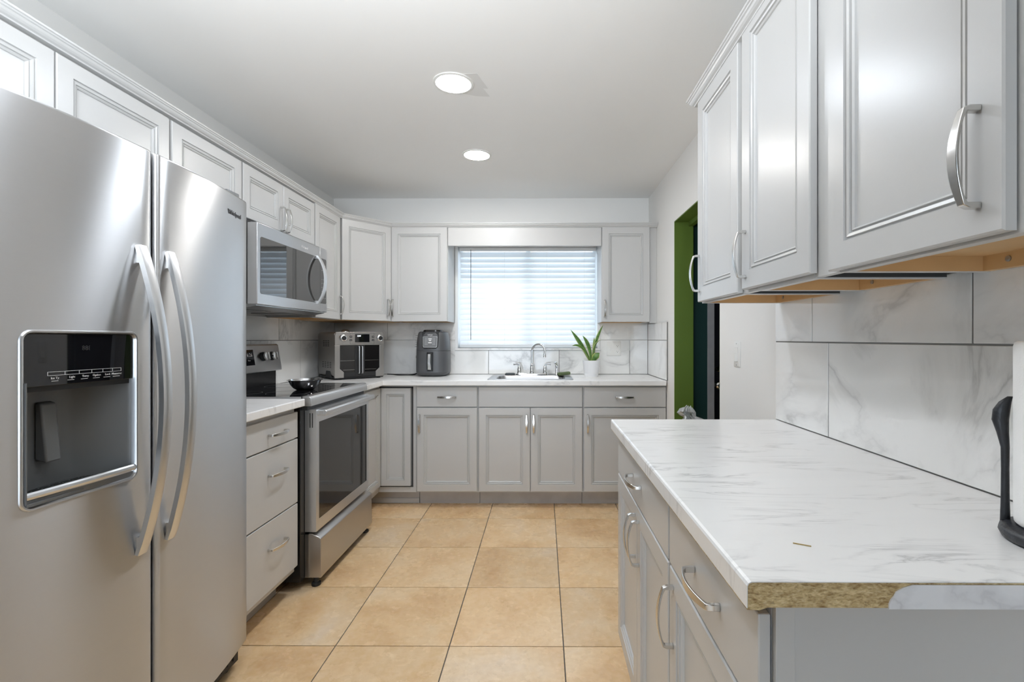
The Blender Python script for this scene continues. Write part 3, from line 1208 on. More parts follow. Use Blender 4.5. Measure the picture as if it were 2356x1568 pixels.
# dispenser
yc, zc_ = (DH[0] + DH[1]) / 2, (DH[2] + DH[3]) / 2
dw, dh = DH[1] - DH[0], DH[3] - DH[2]
m = MB()
rs = []
for ex, dx in ((.0075, -.002), (.007, .002), (.0045, .0045), (.001, .004), (-.001, -.002), (-.003, -.020)):
    rs.append([(fxd(yc + p) + dx, yc + p, zc_ + q) for p, q in rrect(dw + 2 * ex, dh + 2 * ex, .016 + ex, 5)])
m.rings(rs, False, False)
m.build('dispenser_frame', M['steel_light'], fd, smooth=50)
ZP = 1.126
m = MB()      # recess shell
a, b, z0, z1 = DH[0] + .002, DH[1] - .002, DH[2] + .010, ZP + .01
xb = -1.168
pts = [(a, -1.09), (a, xb + .012), (a + .012, xb), (b - .10, xb), (b - .085, xb + .012), (b - .004, -1.095), (b, -1.085)]
sh = [(p, q, z) for z in (z0, z1) for q, p in [(u, v) for u, v in pts]]
n = len(pts)
inner = [[(x, y, z0) for y, x in pts], [(x, y, z1) for y, x in pts]]
outer_ = [(a - .002, -1.09), (a - .002, xb - .004), (b + .002, xb - .004), (b + .002, -1.085)]
ring0 = [(x, y) for y, x in pts] + [(x, y) for y, x in outer_[::-1]]
m.prism(ring0, z0, z1)
m.prism([(x, y) for y, x in pts], z0 - .004, z0)
m.build('dispenser_recess', M['grey_plastic'], fd, smooth=40)
m = MB()      # control panel
rs0 = []
ysn = [DH[0] + .003 + (dw - .006) * k / 12 for k in range(13)]
front = [(fxd(y) - .004, y) for y in ysn]
m.prism(front + [(-1.150, ysn[-1]), (-1.150, ysn[0])], ZP, DH[3] - .002)
m.build('control_panel', M['black_glass'], fd, bevel=.001, smooth=40)
m = MB()
m.prism([(fxd(y) - .012, y) for y in ysn] + [(-1.150, ysn[-1]), (-1.150, ysn[0])], ZP - .012, ZP)
m.build('light_shelf', M['black_matte'], fd, smooth=40)
m = MB()
X_, Y_, N_ = (0, 1, 0), (0, 0, 1), (1, 0, 0)
cells = [1.062, 1.097, 1.128, 1.157, 1.184, 1.209, 1.232]
for i in range(6):
    y0, y1 = cells[i], cells[i + 1]
    for z in (1.148, 1.156):
        m.box(fxd(y0) - .0042, fxd(y1) - .0034, y0, y1, z, z + .0007)
for y in cells:
    m.box(fxd(y) - .0042, fxd(y) - .0034, y - .0004, y + .0004, 1.148, 1.1567)
for s, i in (('Ice Type', 0), ('Light', 1), ('Temp', 2), ('Options', 3), ('Lock', 4), ('Measured', 5)):
    y = (cells[i] + cells[i + 1]) / 2
    m.add(*text_mb(s, .0072, X_, Y_, N_, (fxd(y) - .0038, y, 1.1400)))
for s, i in (('cubed crushed', 0), ('on off', 1), ('fridge freezer', 2), ('filter reset', 3), ('hold', 4), ('fill', 5)):
    y = (cells[i] + cells[i + 1]) / 2
    m.box(fxd(y) - .0042, fxd(y) - .0036, y - .011, y + .011, 1.1352, 1.1362)
m.build('control_lettering', M['white_print'], fd, smooth=0)
m = MB()
m.add(*text_mb('888', .016, X_, Y_, N_, (fxd(1.145) - .0038, 1.145, 1.203)))
m.build('unlit_digits', M['dim_print'], fd, smooth=0)
for (y, w) in ((1.118, .036), (1.030, .030)):
    m = MB()
    m.rings([[(xb + .002, y - w / 2, .950), (xb + .002, y + w / 2, .950), (xb + .002, y + w / 2, 1.085), (xb + .002, y - w / 2, 1.085)],
             [(xb + .030, y - w / 2, .945), (xb + .030, y + w / 2, .945), (xb + .018, y + w / 2, 1.080), (xb + .018, y - w / 2, 1.080)]])
    m.build('paddle', M['grey_plastic'], fd, bevel=.004)
m = MB()
trf = [(fxd(y) - .010, y) for y in ysn]
m.prism(trf + [(xb + .004, ysn[-1] - .06), (xb + .004, ysn[0])], z0 + .0005, z0 + .010)
m.build('drip_tray', M['steel_dark'], fd, bevel=.001)
m = MB()
m.prism([(fxd(y) - .003, y) for y in ysn] + [(fxd(y) - .014, y) for y in ysn[::-1]], DH[2] + .001, z0 + .014)
m.build('tray_front', M['steel_dark'], fd, smooth=40)
m = MB()
for k in range(9):
    y = DH[0] + .03 + k * .022
    for q in range(6):
        x = fxd(y) - .024 - q * .008
        m.box(x - .0015, x + .0015, y - .009, y + .009, z0 + .0102, z0 + .0108)
m.build('drip_slots', M['black_matte'], fd, smooth=0)
m = MB()
m.tube([(fxd(y) - .004, y, z0 + .014) for y in ysn], .009, 10)
m.build('tray_lip', M['steel_light'], fd)
by0 = 1.722
sl_ = -2 * .046 * (by0 - 1.345) / .482 ** 2
nl_ = math.hypot(1, sl_)
vs, fs = text_mb('Whirlpool', .022, (sl_ / nl_, 1 / nl_, 0), Y_, (1 / nl_, -sl_ / nl_, 0), (fxd(by0) + .0009, by0, 1.668), .0010)
m = MB()
m.add(vs, fs)
m.build('badge', M['badge_grey'], rd_, smooth=0)

# ------------------------------------------------------------------ stove
SY0_, SY1_ = 2.340, 3.098
st = thing('electric_range', 'stainless electric range with black glass top and oven door below the microwave', 'stove', (-1.45, 2.71, 0))
m = MB()
m.box(XL + .06, -1.180, SY0_, SY1_, .045, .915)
m.build('body', M['black'], st, bevel=.002)
m = MB()
m.box(XL + .075, -1.175, SY0_ + .004, SY1_ - .004, .9155, .945)
m.build('cooktop', M['black_glass'], st, bevel=.002)
m = MB()
for (x, y, r) in ((-1.34, 2.53, .105), (-1.34, 2.90, .085), (-1.56, 2.53, .075), (-1.56, 2.90, .105)):
    m = MB()
    for r0 in (r,):
        m.rings([[(x + rr * math.cos(2 * PI * k / 40), y + rr * math.sin(2 * PI * k / 40), z) for k in range(40)]
                 for rr, z in ((r0, .9450), (r0, .9454), (r0 - .0012, .9454), (r0 - .0012, .9450))], False, False, closed=True)
    m.build('burner_ring', M['burner'], st)
m = MB()
m.rings([[(x, y, z) for x, z in [(-1.178, .9005), (-1.132, .9005), (-1.130, .906), (-1.134, .940), (-1.142, .947), (-1.178, .9475)]] for y in (SY0_ + .010, SY1_)])
m.box(-1.60, -1.178, SY0_, SY0_ + .006, .916, .947)
m.box(-1.60, -1.178, SY1_ - .006, SY1_, .916, .947)
m.build('front_trim', M['steel_light'], st, bevel=.001)
m = MB()
m.box(-1.180, -1.150, SY0_ + .01, SY1_ - .01, .880, .900)
m.build('vent_gap', M['black_matte'], st, smooth=0)
# backguard
m = MB()
m.box(XL + .014, -1.712, SY0_ + .01, SY1_ - .012, .916, 1.05)
m.build('backguard_base', M['black'], st, bevel=.003)
bg = MB()
bg.rings([[(x, y, z) for x, z in [(XL + .014, 1.030), (-1.682, 1.030), (-1.680, 1.038), (-1.704, 1.188), (-1.712, 1.196), (XL + .014, 1.196)]] for y in (SY0_ + .004, SY1_)])
pan = bg.build('control_backguard', M['steel'], st, bevel=.004)
tl = math.atan2(.024, .150)


def panel_pt(y, z, out=0.0):
    x = -1.680 - (z - 1.038) * (.024 / .150)
    return (x + out * math.cos(tl), y, z + out * math.sin(tl))


m = MB()
c0 = [panel_pt(y, z, o) for o in (0, .002) for y, z in ((2.55, 1.075), (2.815, 1.075), (2.815, 1.165), (2.55, 1.165))]
m.add(c0, [(3, 2, 1, 0), (4, 5, 6, 7), (0, 1, 5, 4), (1, 2, 6, 5), (2, 3, 7, 6), (3, 0, 4, 7)])
m.build('display', M['black_glass'], pan, smooth=0)
m = MB()
Yt, Nt = (-math.sin(tl), 0, math.cos(tl)), (math.cos(tl), 0, math.sin(tl))
for s, y, z, sz in (('6:26', 2.775, 1.125, .030), ('Timer', 2.765, 1.100, .011), ('Start', 2.70, 1.100, .011), ('Off', 2.66, 1.100, .011)):
    m.add(*text_mb(s, sz, X_, Yt, Nt, panel_pt(y, z, .0024)))
m.build('display_lettering', M['white_print'], pan, smooth=0)
for y in (2.395, 2.475, 2.905, 2.995):
    m = MB()
    p = panel_pt(y, 1.122, .0)
    m.M = Matrix.Translation(p) @ Matrix.Rotation(-tl, 4, 'Y')
    m.lathe([(.027, 0), (.028, .004), (.025, .018), (.024, .022)], 0, 0, 0, 28, axis='x')
    kb = m.build('knob', M['black_matte'], pan)
    m = MB(m.M)
    m.lathe([(.0245, .0215), (.0240, .030), (.020, .032), (.001, .032)], 0, 0, 0, 28, axis='x')
    m.build('knob_face', M['nickel'], kb)
    m = MB(m.M if False else Matrix.Translation(p) @ Matrix.Rotation(-tl, 4, 'Y'))
    m.box(.030, .044, -.006, .006, -.023, .023)
    m.build('knob_grip', M['nickel'], kb, bevel=.002)
# oven door
DF = -1.122
m = MB()
y0, y1, z0, z1 = SY0_ + .040, SY1_ - .004, .275, .880
gy0, gy1, gz0, gz1 = SY0_ + .072, SY1_ - .036, .330, .815
ysd, zsd = [y0, gy0, gy1, y1], [z0, gz0, gz1, z1]
for i in range(3):
    for j in range(3):
        if i == 1 and j == 1:
            continue
        m.box(-1.178, DF, ysd[i], ysd[i + 1], zsd[j], zsd[j + 1])
od = m.build('oven_door', M['steel_light'], st, smooth=0)
m = MB()
m.box(-1.176, DF - .0008, gy0, gy1, gz0, gz1)
m.build('oven_window', M['oven_glass'], od, smooth=0)
m = MB()
for x in (-1.152, -1.140):
    m.box(x - .0022, x + .0022, y0 - .0006, y0 + .001, .79, .862)
m.build('vent_slots', M['black_matte'], od, smooth=0)
m = MB()
hz = .862
m.rings([[(x, y, z) for x, z in [(DF + .030, hz - .015), (DF + .044, hz - .013), (DF + .046, hz + .008), (DF + .038, hz + .014), (DF + .030, hz + .012)]] for y in (SY0_ + .055, SY1_ - .015)])
m.box(DF - .001, DF + .032, SY0_ + .055, SY0_ + .085, hz - .013, hz + .011)
m.box(DF - .001, DF + .032, SY1_ - .045, SY1_ - .015, hz - .013, hz + .011)
m.build('handle', M['steel_light'], od, bevel=.002)
# storage drawer
m = MB()
m.rings([[(x, y, z) for x, z in [(-1.170, .042), (-1.106, .042), (-1.100, .048), (-1.104, .236), (-1.112, .244), (-1.150, .262), (-1.170, .262)]] for y in (SY0_ + .052, SY1_ + .002)])
m.build('storage_drawer', M['oven_steel'], st, bevel=.003)
m = MB()
m.box(-1.178, -1.160, SY0_ + .040, SY0_ + .0525, .05, .262)
m.build('drawer_bracket', M['steel_dark'], st, smooth=0)
for y in (SY0_ + .07, SY1_ + .0 - .03):
    m = MB()
    m.lathe([(.021, 0), (.023, .004), (.022, .014), (.012, .018), (.012, .046)], -1.135, y, 0, 20)
    m.build('foot', M['rubber'], st)

# ------------------------------------------------------------------ microwave
mw = thing('microwave', 'stainless over the range microwave hung above the stove', 'microwave', (-1.58, 2.715, 1.395))
MY0, MY1, MZ0, MZ1 = 2.336, 3.092, 1.398, 1.798
MFX = -1.388
m = MB()
m.box(XL + .014, -1.440, MY0 + .004, MY1 - .004, MZ0 + .004, MZ1 + .010)
m.build('body', M['black_matte'], mw, bevel=.002)
m = MB()
SEAM = 2.995
m.box(-1.438, MFX, MY0, SEAM - .0008, MZ0, MZ1)
md = m.build('door', M['steel'], mw, bevel=.003)
m = MB()
m.box(-1.438, MFX, SEAM + .0008, MY1, MZ0, MZ1)
mp = m.build('control_strip', M['steel'], mw, bevel=.003)


def rr_plate(y0, y1, z0, z1, r, x0, x1, left=True, right=True):
    pts = []
    for cy_, cz__, a0, on in ((y1 - r, z1 - r, 0, right), (y0 + r, z1 - r, 90, left), (y0 + r, z0 + r, 180, left), (y1 - r, z0 + r, 270, right)):
        if on:
            pts += [(cy_ + r * math.cos(math.radians(a0 + 22.5 * k)), cz__ + r * math.sin(math.radians(a0 + 22.5 * k))) for k in range(5)]
        else:
            pts += [(cy_ + (r if a0 in (0, 270) else -r), cz__ + (r if a0 in (0, 90) else -r))]
    mm = MB()
    mm.rings([[(x, p, q) for p, q in pts] for x in (x0, x1)])
    return mm


rr_plate(MY0 + .026, SEAM - .001, MZ0 + .052, MZ1 - .066, .012, MFX - .004, MFX + .0012, True, False).build('door_glass', M['micro_glass'], md, smooth=0)
rr_plate(SEAM + .001, MY1 - .012, MZ0 + .052, MZ1 - .066, .012, MFX - .004, MFX + .0012, False, True).build('control_panel', M['micro_glass'], mp, smooth=0)
m = MB()
for z in (1.69, 1.655, 1.60, 1.575, 1.55, 1.525, 1.485):
    for y in (3.020, 3.042, 3.064):
        m.box(MFX + .0012, MFX + .0016, y - .003, y + .003, z, z + .002)
m.build('panel_marks', M['white_print'], mp, smooth=0)
m = MB()
n = 18
rs = []
for k in range(n + 1):
    t = -1 + 2 * k / n
    z = 1.590 + t * .145
    o = .010 + .046 * (1 - abs(t) ** 2.2)
    rs.append([(MFX + o + dx, 2.952 + dy, z) for dx, dy in ((-.006, -.013), (.004, -.012), (.007, 0), (.004, .012), (-.006, .013))])
m.rings(rs)
for t in (-.95, .95):
    m.box(MFX, MFX + .014, 2.943, 2.961, 1.590 + t * .145 - .009, 1.590 + t * .145 + .009)
m.build('handle', M['steel_light'], md, smooth=50)
m = MB()
m.add(*text_mb('Whirlpool', .020, X_, Y_, N_, (MFX + .0002, 2.80, MZ1 - .044), .0008))
m.build('badge', M['white_print'], md, smooth=0)
m = MB()
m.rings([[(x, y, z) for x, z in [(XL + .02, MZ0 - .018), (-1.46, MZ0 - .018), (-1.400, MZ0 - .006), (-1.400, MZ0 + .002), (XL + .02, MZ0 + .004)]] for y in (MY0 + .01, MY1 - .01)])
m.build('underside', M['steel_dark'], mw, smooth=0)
for y in (2.45, 2.80):
    m = MB()
    m.box(-1.70, -1.50, y, y + .20, MZ0 - .021, MZ0 - .0178)
    m.build('grease_filter', M['grey_plastic'], mw, bevel=.001)

# ------------------------------------------------------------------ toaster oven
TA = math.radians(42)
TM = T(-1.5145, 3.500, ZCT, TA)
to = thing('toaster_oven', 'stainless french door toaster oven standing in the counter corner', 'toaster oven', (-1.5, 3.78, ZCT))
W_, D_, H_ = .370, .372, .352
m = MB(TM)
sec = rrect(W_, H_ - .018, .026, 5)
m.rings([[(W_ / 2 + p, y, .018 + (H_ - .018) / 2 + q) for p, q in sec] for y in (.012, D_)])
tb = m.build('body', M['oven_steel'], to, smooth=40)
m = MB(TM)      # front top control fascia
fz = .255
m.rings([[(W_ / 2 + p, y, z) for p, z in
          [(-W_ / 2, fz), (W_ / 2, fz), (W_ / 2, H_ - .028), (W_ / 2 - .008, H_ - .008), (W_ / 2 - .028, H_), (-W_ / 2 + .028, H_), (-W_ / 2 + .008, H_ - .008), (-W_ / 2, H_ - .028)]] for y in (-.004, .013)])
tf = m.build('control_fascia', M['oven_steel'], to, bevel=.002)
m = MB(TM)
for a, b, c_ in ((0.0, .036, 0), (W_ - .036, W_, 1)):
    if c_ == 0:
        m.rings([[(x, y, z) for x, z in [(0, .014), (.064, .014), (.064, .055), (.036, .080), (.036, fz - .001), (0, fz - .001)]] for y in (-.003, .012)])
    else:
        m.rings([[(x, y, z) for x, z in [(W_, .014), (W_ - .064, .014), (W_ - .064, .055), (W_ - .036, .080), (W_ - .036, fz - .001), (W_, fz - .001)]] for y in (-.003, .012)])
m.build('front_pillars', M['oven_steel'], to, bevel=.001, smooth=0)
for a, b in ((.036, .182), (.1835, .334)):
    m = MB(TM)
    lo = [(a, .080), (a + (.028 if a < .1 else 0), .055), (b - (.028 if a > .1 else 0), .055), (b, .080), (b, fz - .002), (a, fz - .002)]
    if a < .1:
        lo = [(a, .080), (a + .028, .052), (b, .052), (b, fz - .002), (a, fz - .002)]
    else:
        lo = [(a, .052), (b - .028, .052), (b, .080), (b, fz - .002), (a, fz - .002)]
    m.rings([[(x, y, z) for x, z in lo] for y in (.000, .011)])
    dr = m.build('door', M['oven_glass'], to, bevel=.001, smooth=0)
    m = MB(TM)
    if a < .1:
        m.box(.146, .182, -.003, .000, .030, fz - .002)
    else:
        m.box(.1835, .220, -.003, .000, .030, fz - .002)
    m.build('door_stile', M['black_matte'], dr, bevel=.001)
    m = MB(TM)
    xh = .172 if a < .1 else .196
    m.tube([(xh, -.001, .245), (xh, -.020, .243), (xh, -.022, .236), (xh, -.022, .050), (xh, -.020, .044), (xh, -.001, .042)], .0036, 10)
    m.build('handle', M['steel_light'], dr)
    m = MB(TM)
    x0_, x1_ = (a + .004, .144) if a < .1 else (.222, b - .004)
    for z in (.138, .070):
        m.box(x0_ + (.02 if z < .1 and a < .1 else 0), x1_ - (.02 if z < .1 and a > .1 else 0), -.0004, .0004, z, z + .0022)
    m.build('rack_line', M['nickel'], dr, smooth=0)
m = MB(TM)
m.box(.064, W_ - .064, -.0015, .012, .020, .052)
m.build('crumb_drawer', M['black_matte'], to, bevel=.001)
m = MB(TM)
m.box(.145, .255, -.0052, -.0035, .275, .336)
ds = m.build('display', M['black_glass'], tf, bevel=.002)
m = MB()
u3, v3 = (math.cos(TA), math.sin(TA), 0), (0, 0, 1)
n3 = (math.sin(TA), -math.cos(TA), 0)
m.add(*text_mb('OFF', .0165, u3, v3, n3, TM @ Vector((.176, -.0054, .316))))
m.build('display_lettering', M['screen_text'], tf, smooth=0)
m = MB(TM)
for a, b, c, d in ((.108, .292, .3445, .3455), (.108, .292, .2625, .2635), (.108, .109, .2625, .285), (.291, .292, .2625, .285), (.108, .109, .325, .3455), (.291, .292, .325, .3455)):
    m.box(a, b, -.0046, -.0036, c, d)
m.build('display_outline', M['black_matte'], tf, smooth=0)
for x in (.115, .283):
    for z in (.291, .316):
        m = MB(TM)
        m.box(x - .009, x + .009, -.0056, -.0038, z - .007, z + .007)
        bt = m.build('button', M['black_matte'], tf, bevel=.002)
        m = MB(TM)
        m.box(x - .0035, x + .0035, -.0059, -.0055, z - .0022, z + .0022)
        m.build('button_mark', M['white_print'], bt, smooth=0)
for x in (.056, .332):
    m = MB(TM)
    m.lathe([(.027, .0), (.028, .004), (.025, .008), (.022, .018), (.021, .026), (.017, .028)], x, -.004, .306, 26, axis='-y')
    kb = m.build('knob', M['chrome'], tf)
    m = MB(TM)
    m.lathe([(.0165, .0275), (.0155, .0292), (.001, .0295)], x, -.004, .306, 22, axis='-y')
    m.build('knob_cap', M['black_matte'], kb)
for (zz, nz, xs_) in ((.245, 4, (.08, .13, .18)), (.085, 4, (.06, .115, .17, .225))):
    m = MB(TM)
    for k in range(nz):
        for yv in xs_:
            m.box(-.0006, .0008, .30 - yv, .30 - yv + .034, zz + k * .0125, zz + k * .0125 + .005)
    m.build('side_vent', M['black_matte'], to, smooth=0)
m = MB(TM)
m.rings([[(x, y, z) for y, z in [(.075, .0182), (.200, .0182), (.190, .055), (.180, .062), (.100, .062), (.088, .055)]] for x in (-.0008, .002)])
m.build('grip_recess', M['black_matte'], to, smooth=0)
m = MB(TM)
m.box(.002, W_ - .002, .006, D_ - .004, .006, .020)
m.build('base', M['black_matte'], to, bevel=.002)
for x, y in ((.03, .03), (W_ - .03, .03), (.03, D_ - .04), (W_ - .03, D_ - .04)):
    m = MB(TM)
    m.lathe([(.014, 0), (.014, .007)], x, y, 0, 16)
    m.build('foot', M['rubber'], to)
m = MB(TM)
m.lathe([(.032, .0), (.030, .008), (.022, .017), (.010, .020), (.001, .0205)], .11, .10, H_ - .001, 24)
m.build('top_cap', M['oven_steel'], to)

# ------------------------------------------------------------------ air fryer
AX, AY = -.893, 3.935
af = thing('air_fryer', 'charcoal grey air fryer with silver handle, left of the sink', 'air fryer', (AX, AY, ZCT))


def sup(w, d, n=40, e=3.2):
    pts = []
    for k in range(n):
        a = 2 * PI * k / n
        c, s = math.cos(a), math.sin(a)
        pts.append((w * math.copysign(abs(c) ** (2 / e), c), d * math.copysign(abs(s) ** (2 / e), s)))
    return [(p * .975, q * .985) for p, q in pts]


def fry(prof, name, mat, par):
    m = MB()
    m.rings([[(AX + p, AY + q, ZCT + z) for p, q in sup(w, d)] for w, d, z in prof])
    return m.build(name, mat, par, smooth=45)


fry([(.098, .098, .003), (.118, .116, .012), (.129, .126, .022), (.133, .130, .034)], 'base', M['fryer'], af)
bk = fry([(.1345, .1315, .0345), (.1355, .1325, .10), (.1335, .1305, .205)], 'basket_drawer', M['fryer'], af)
fry([(.1335, .1305, .2065), (.131, .128, .27), (.122, .121, .33), (.116, .115, .350), (.106, .106, .358)], 'housing', M['fryer'], af)
fry([(.080, .095, .358), (.078, .092, .368), (.070, .084, .372)], 'lid_top', M['black'], af)


def fy_(z):
    # front face y of housing/basket at height z above counter
    P = [(.0345, .1315), (.10, .1325), (.2065, .1305), (.27, .128), (.33, .121), (.350, .115), (.358, .106)]
    for (a, b), (c, d) in zip(P, P[1:]):
        if a <= z <= c:
            return AY - (b + (d - b) * (z - a) / (c - a))
    return AY - .131


def fplate(loop, out0, out1, name, mat, par, bev=0):
    m = MB()
    m.rings([[(AX + x, fy_(z) - o, ZCT + z) for x, z in loop] for o in (out0, out1)])
    return m.build(name, mat, par, bevel=bev)


lp = lambda w0, w1, z0, z1, r: [(-w0 + r, z0), (w0 - r, z0), (w0, z0 + r), (w1, z1), (-w1, z1), (-w0, z0 + r)]
cp = fplate(lp(.062, .068, .222, .3575, .016), -.012, .004, 'control_surround', M['black'], af, .002)
fplate([(-.050, .232), (.050, .232), (.056, .242), (.058, .318), (-.058, .318), (-.056, .242)], .0042, .0052, 'silver_outline', M['nickel'], af)
fplate([(-.047, .235), (.047, .235), (.0535, .244), (.0555, .3155), (-.0555, .3155), (-.0535, .244)], .0050, .0058, 'control_panel', M['grey_plastic'], af)
m = MB()
for k, (x, z, w) in enumerate([(0, .300, .014), (0, .287, .010), (0, .270, .014)]):
    m.box(AX + x - w, AX + x + w, fy_(z) - .0066, fy_(z) - .0054, ZCT + z - .004, ZCT + z + .004)
for z in (.304, .294, .284, .274, .264, .254):
    for x in (-.036, -.024, .024, .036):
        m.box(AX + x - .0045, AX + x + .0045, fy_(z) - .0064, fy_(z) - .0054, ZCT + z - .0008, ZCT + z + .0008)
m.add(*text_mb('NINJA', .015, (1, 0, 0), (0, 0, 1), (0, -1, 0), (AX, fy_(.331) - .0060, ZCT + .326)))
m.build('panel_lettering', M['white_print'], af, smooth=0)
fplate([(-.024, .045), (.024, .045), (.026, .195), (-.026, .195)], -.006, .0022, 'handle_recess', M['black'], bk, .003)
m = MB()
m.rings([[(AX + x, fy_(.12) - o, ZCT + z) for x, o in ((-.0135, .002), (.0135, .002), (.0135, d), (.009, d + .004), (-.009, d + .004), (-.0135, d))] for z, d in ((.052, .010), (.060, .026), (.12, .034), (.180, .024), (.188, .008))])
m.build('handle', M['nickel'], bk, smooth=40)
m = MB()
for j in range(6):
    for i in range(3):
        z = .24 + j * .017
        m.lathe([(.0022, 0), (.0022, .001)], AX - .098 - i * .008 - (.008 - j * .001), AY - .118 + i * .006 - .002, ZCT + z, 8, axis='-y')
m.build('vent_holes', M['black_matte'], af)

# cords behind the air fryer
for lab, pts in (('thin black power cord looping on the counter beside the air fryer', [(-1.235, 3.98, .934), (-1.18, 3.94, .933), (-1.10, 3.955, .933), (-1.06, 3.99, .935), (-1.040, 4.03, .955)]),
                 ('second black cord lying behind, running from oven to air fryer', [(-1.30, 4.02, .934), (-1.21, 4.00, .933), (-1.12, 3.99, .933), (-1.07, 4.02, .936), (-1.045, 4.06, .950)])):
    P = []
    for k in range(len(pts) - 1):
        for q in range(6):
            t = q / 6
            a, b, c, d = [Vector(pts[min(max(k + s, 0), len(pts) - 1)]) for s in (-1, 0, 1, 2)]
            P.append(tuple(.5 * ((2 * b) + (c - a) * t + (2 * a - 5 * b + 4 * c - d) * t * t + (3 * b - a - 3 * c + d) * t ** 3)))
    P.append(pts[-1])
    P = [(x, y, max(z, ZCT + .0042)) for x, y, z in P]
    m = MB()
    m.tube(P, .004, 8)
    tag(m.build('power_cord', M['cord']), lab, 'cord')

# ------------------------------------------------------------------ sink, faucet, sponges
sk = thing('kitchen_sink', 'stainless drop in sink under the window', 'sink', ((SX0 + SX1) / 2, (SY0 + SY1) / 2, ZCT))
cxs, cys = (SX0 + SX1) / 2, (SY0 + SY1) / 2
m = MB()
rs = []
for (w, d, oy, z, r) in ((.636, .480, 0, .0005, .02), (.634, .478, 0, .0035, .02), (.618, .462, 0, .0045, .018), (.520, .335, -.035, .0030, .05), (.508, .323, -.035, -.006, .05),
                         (.490, .308, -.035, -.150, .06), (.440, .260, -.035, -.175, .06), (.09, .09, -.035, -.180, .044)):
    rs.append([(cxs + p, cys + oy + q, ZCT + z) for p, q in rrect(w, d, r, 5)])
m.rings(rs, False, True)
m.build('basin', M['sink_steel'], sk, smooth=40)
m = MB()
m.lathe([(.044, .001), (.042, .003), (.030, .001), (.001, .001)], cxs, cys - .035, ZCT - .180, 24)
m.build('drain', M['chrome'], sk)

FYY = 3.958
ft = thing('faucet', 'chrome gooseneck two handle faucet at the back of the sink', 'faucet', (-.09, FYY, ZCT + .0045))
fpx = lambda px: (px - 1244.13) * FYY / 1110.9 - .0202
z_ = ZCT + .0045
x0, xs_, x1 = fpx(1195), fpx(1224), fpx(1254)
m = MB()
m.rings([[(cx_ + p, FYY + q, z_ + zz) for p, q in rrect(x1 - x0 + .05 - i, .052 - i, .024 - i / 2, 6)] for cx_, i, zz in (((x0 + x1) / 2, 0, 0), ((x0 + x1) / 2, 0, .010), ((x0 + x1) / 2, .008, .016))])
m.build('base_plate', M['chrome'], ft, smooth=40)
m = MB()
m.lathe([(.022, .014), (.0225, .022), (.019, .030), (.020, .050), (.016, .070), (.0155, .078), (.0175, .082), (.0125, .088), (.0105, .095)], xs_, FYY, z_, 24)
P, R = [], []
for z in (.085, .13, .175, .195):
    P.append((xs_, FYY, z_ + z))
rad = .058
sx, sy = .92, -.39
for k in range(1, 15):
    a = PI - k * (PI * 1.06) / 14
    h = rad + rad * math.cos(a)
    P.append((xs_ + sx * h, FYY + sy * h, z_ + .195 + rad * math.sin(a)))
h = rad + rad * math.cos(PI - PI * 1.06)
P.append((xs_ + sx * (h - .002), FYY + sy * (h - .002), z_ + .165))
m.tube(P, .0095, 14)
e = P[-1]
m.lathe([(.0098, .012), (.0125, .010), (.0125, .004), (.0098, .002), (.0118, -.004), (.0128, -.018), (.010, -.020)], e[0], e[1], e[2], 18)
m.build('spout', M['chrome'], ft, smooth=50)
for x, s in ((x0, -1), (x1, 1)):
    m = MB()
    m.lathe([(.021, .014), (.0215, .022), (.018, .030), (.0185, .046), (.014, .062), (.013, .068), (.010, .073)], x, FYY, z_, 22)
    m.tube([(x, FYY, z_ + .066), (x + s * .004, FYY, z_ + .082), (x + s * .018, FYY - .004, z_ + .090), (x + s * .035, FYY - .008, z_ + .088), (x + s * .048, FYY - .010, z_ + .087)],
           [.009, .008, .0065, .0055, .0085], 12)
    m.build('handle', M['chrome'], ft, smooth=50)
m = MB()
xsp = fpx(1281)
m.lathe([(.019, .0), (.0195, .006), (.014, .012), (.0135, .030), (.0115, .050), (.0135, .070), (.0145, .076), (.010, .082)], xsp, FYY, z_, 20)
m.tube([(xsp, FYY, z_ + .076), (xsp - .002, FYY - .004, z_ + .090), (xsp - .010, FYY - .010, z_ + .098), (xsp - .018, FYY - .014, z_ + .094)], [.011, .0125, .0125, .011], 12)
tag(m.build('sink_sprayer', M['chrome'], smooth=50), 'chrome side sprayer standing right of the faucet', 'sprayer')
m = MB()
m.rings([[(-.272 + p * s, FYY + .002 + q * s, z_ + zz) for p, q in rrect(.082, .052, .018, 4)] for s, zz in ((.96, .0002), (1, .004), (1, .010), (.86, .016))])
tag(m.build('scouring_pad', M['sponge_dark'], smooth=40), 'dark grey scouring pad on the left back rim of the sink', 'sponge')
m = MB(T(.166, 3.895, z_, .12))
m.rings([[(p * s, q * s, zz + .004 * math.sin(p * 40)) for p, q in rrect(.100, .066, .010, 4)] for s, zz in ((.97, .0045), (1, .008), (1.0, .022), (.95, .027))])
tag(m.build('sponge', M['sponge_green'], smooth=40), 'dark green sponge on the right rim of the sink', 'sponge')

# ------------------------------------------------------------------ potted plant
PXc, PYc = .385, 3.872
pt = thing('potted_plant', 'small plant with pale edged leaves in a white pot right of the sink', 'plant', (PXc, PYc, ZCT))
m = MB()
m.lathe([(.052, 0), (.054, .004), (.056, .020), (.0565, .0225), (.0555, .0235), (.057, .025), (.065, .080), (.0685, .122), (.069, .127), (.066, .129), (.063, .125), (.060, .110)], PXc, PYc, ZCT, 40, True, False)
m.build('pot', M['pot'], pt, smooth=50)
m = MB()
m.lathe([(.0605, .108), (.050, .113), (.02, .115), (.001, .116)], PXc, PYc, ZCT, 24, True, True)
m.build('soil', M['soil'], pt)


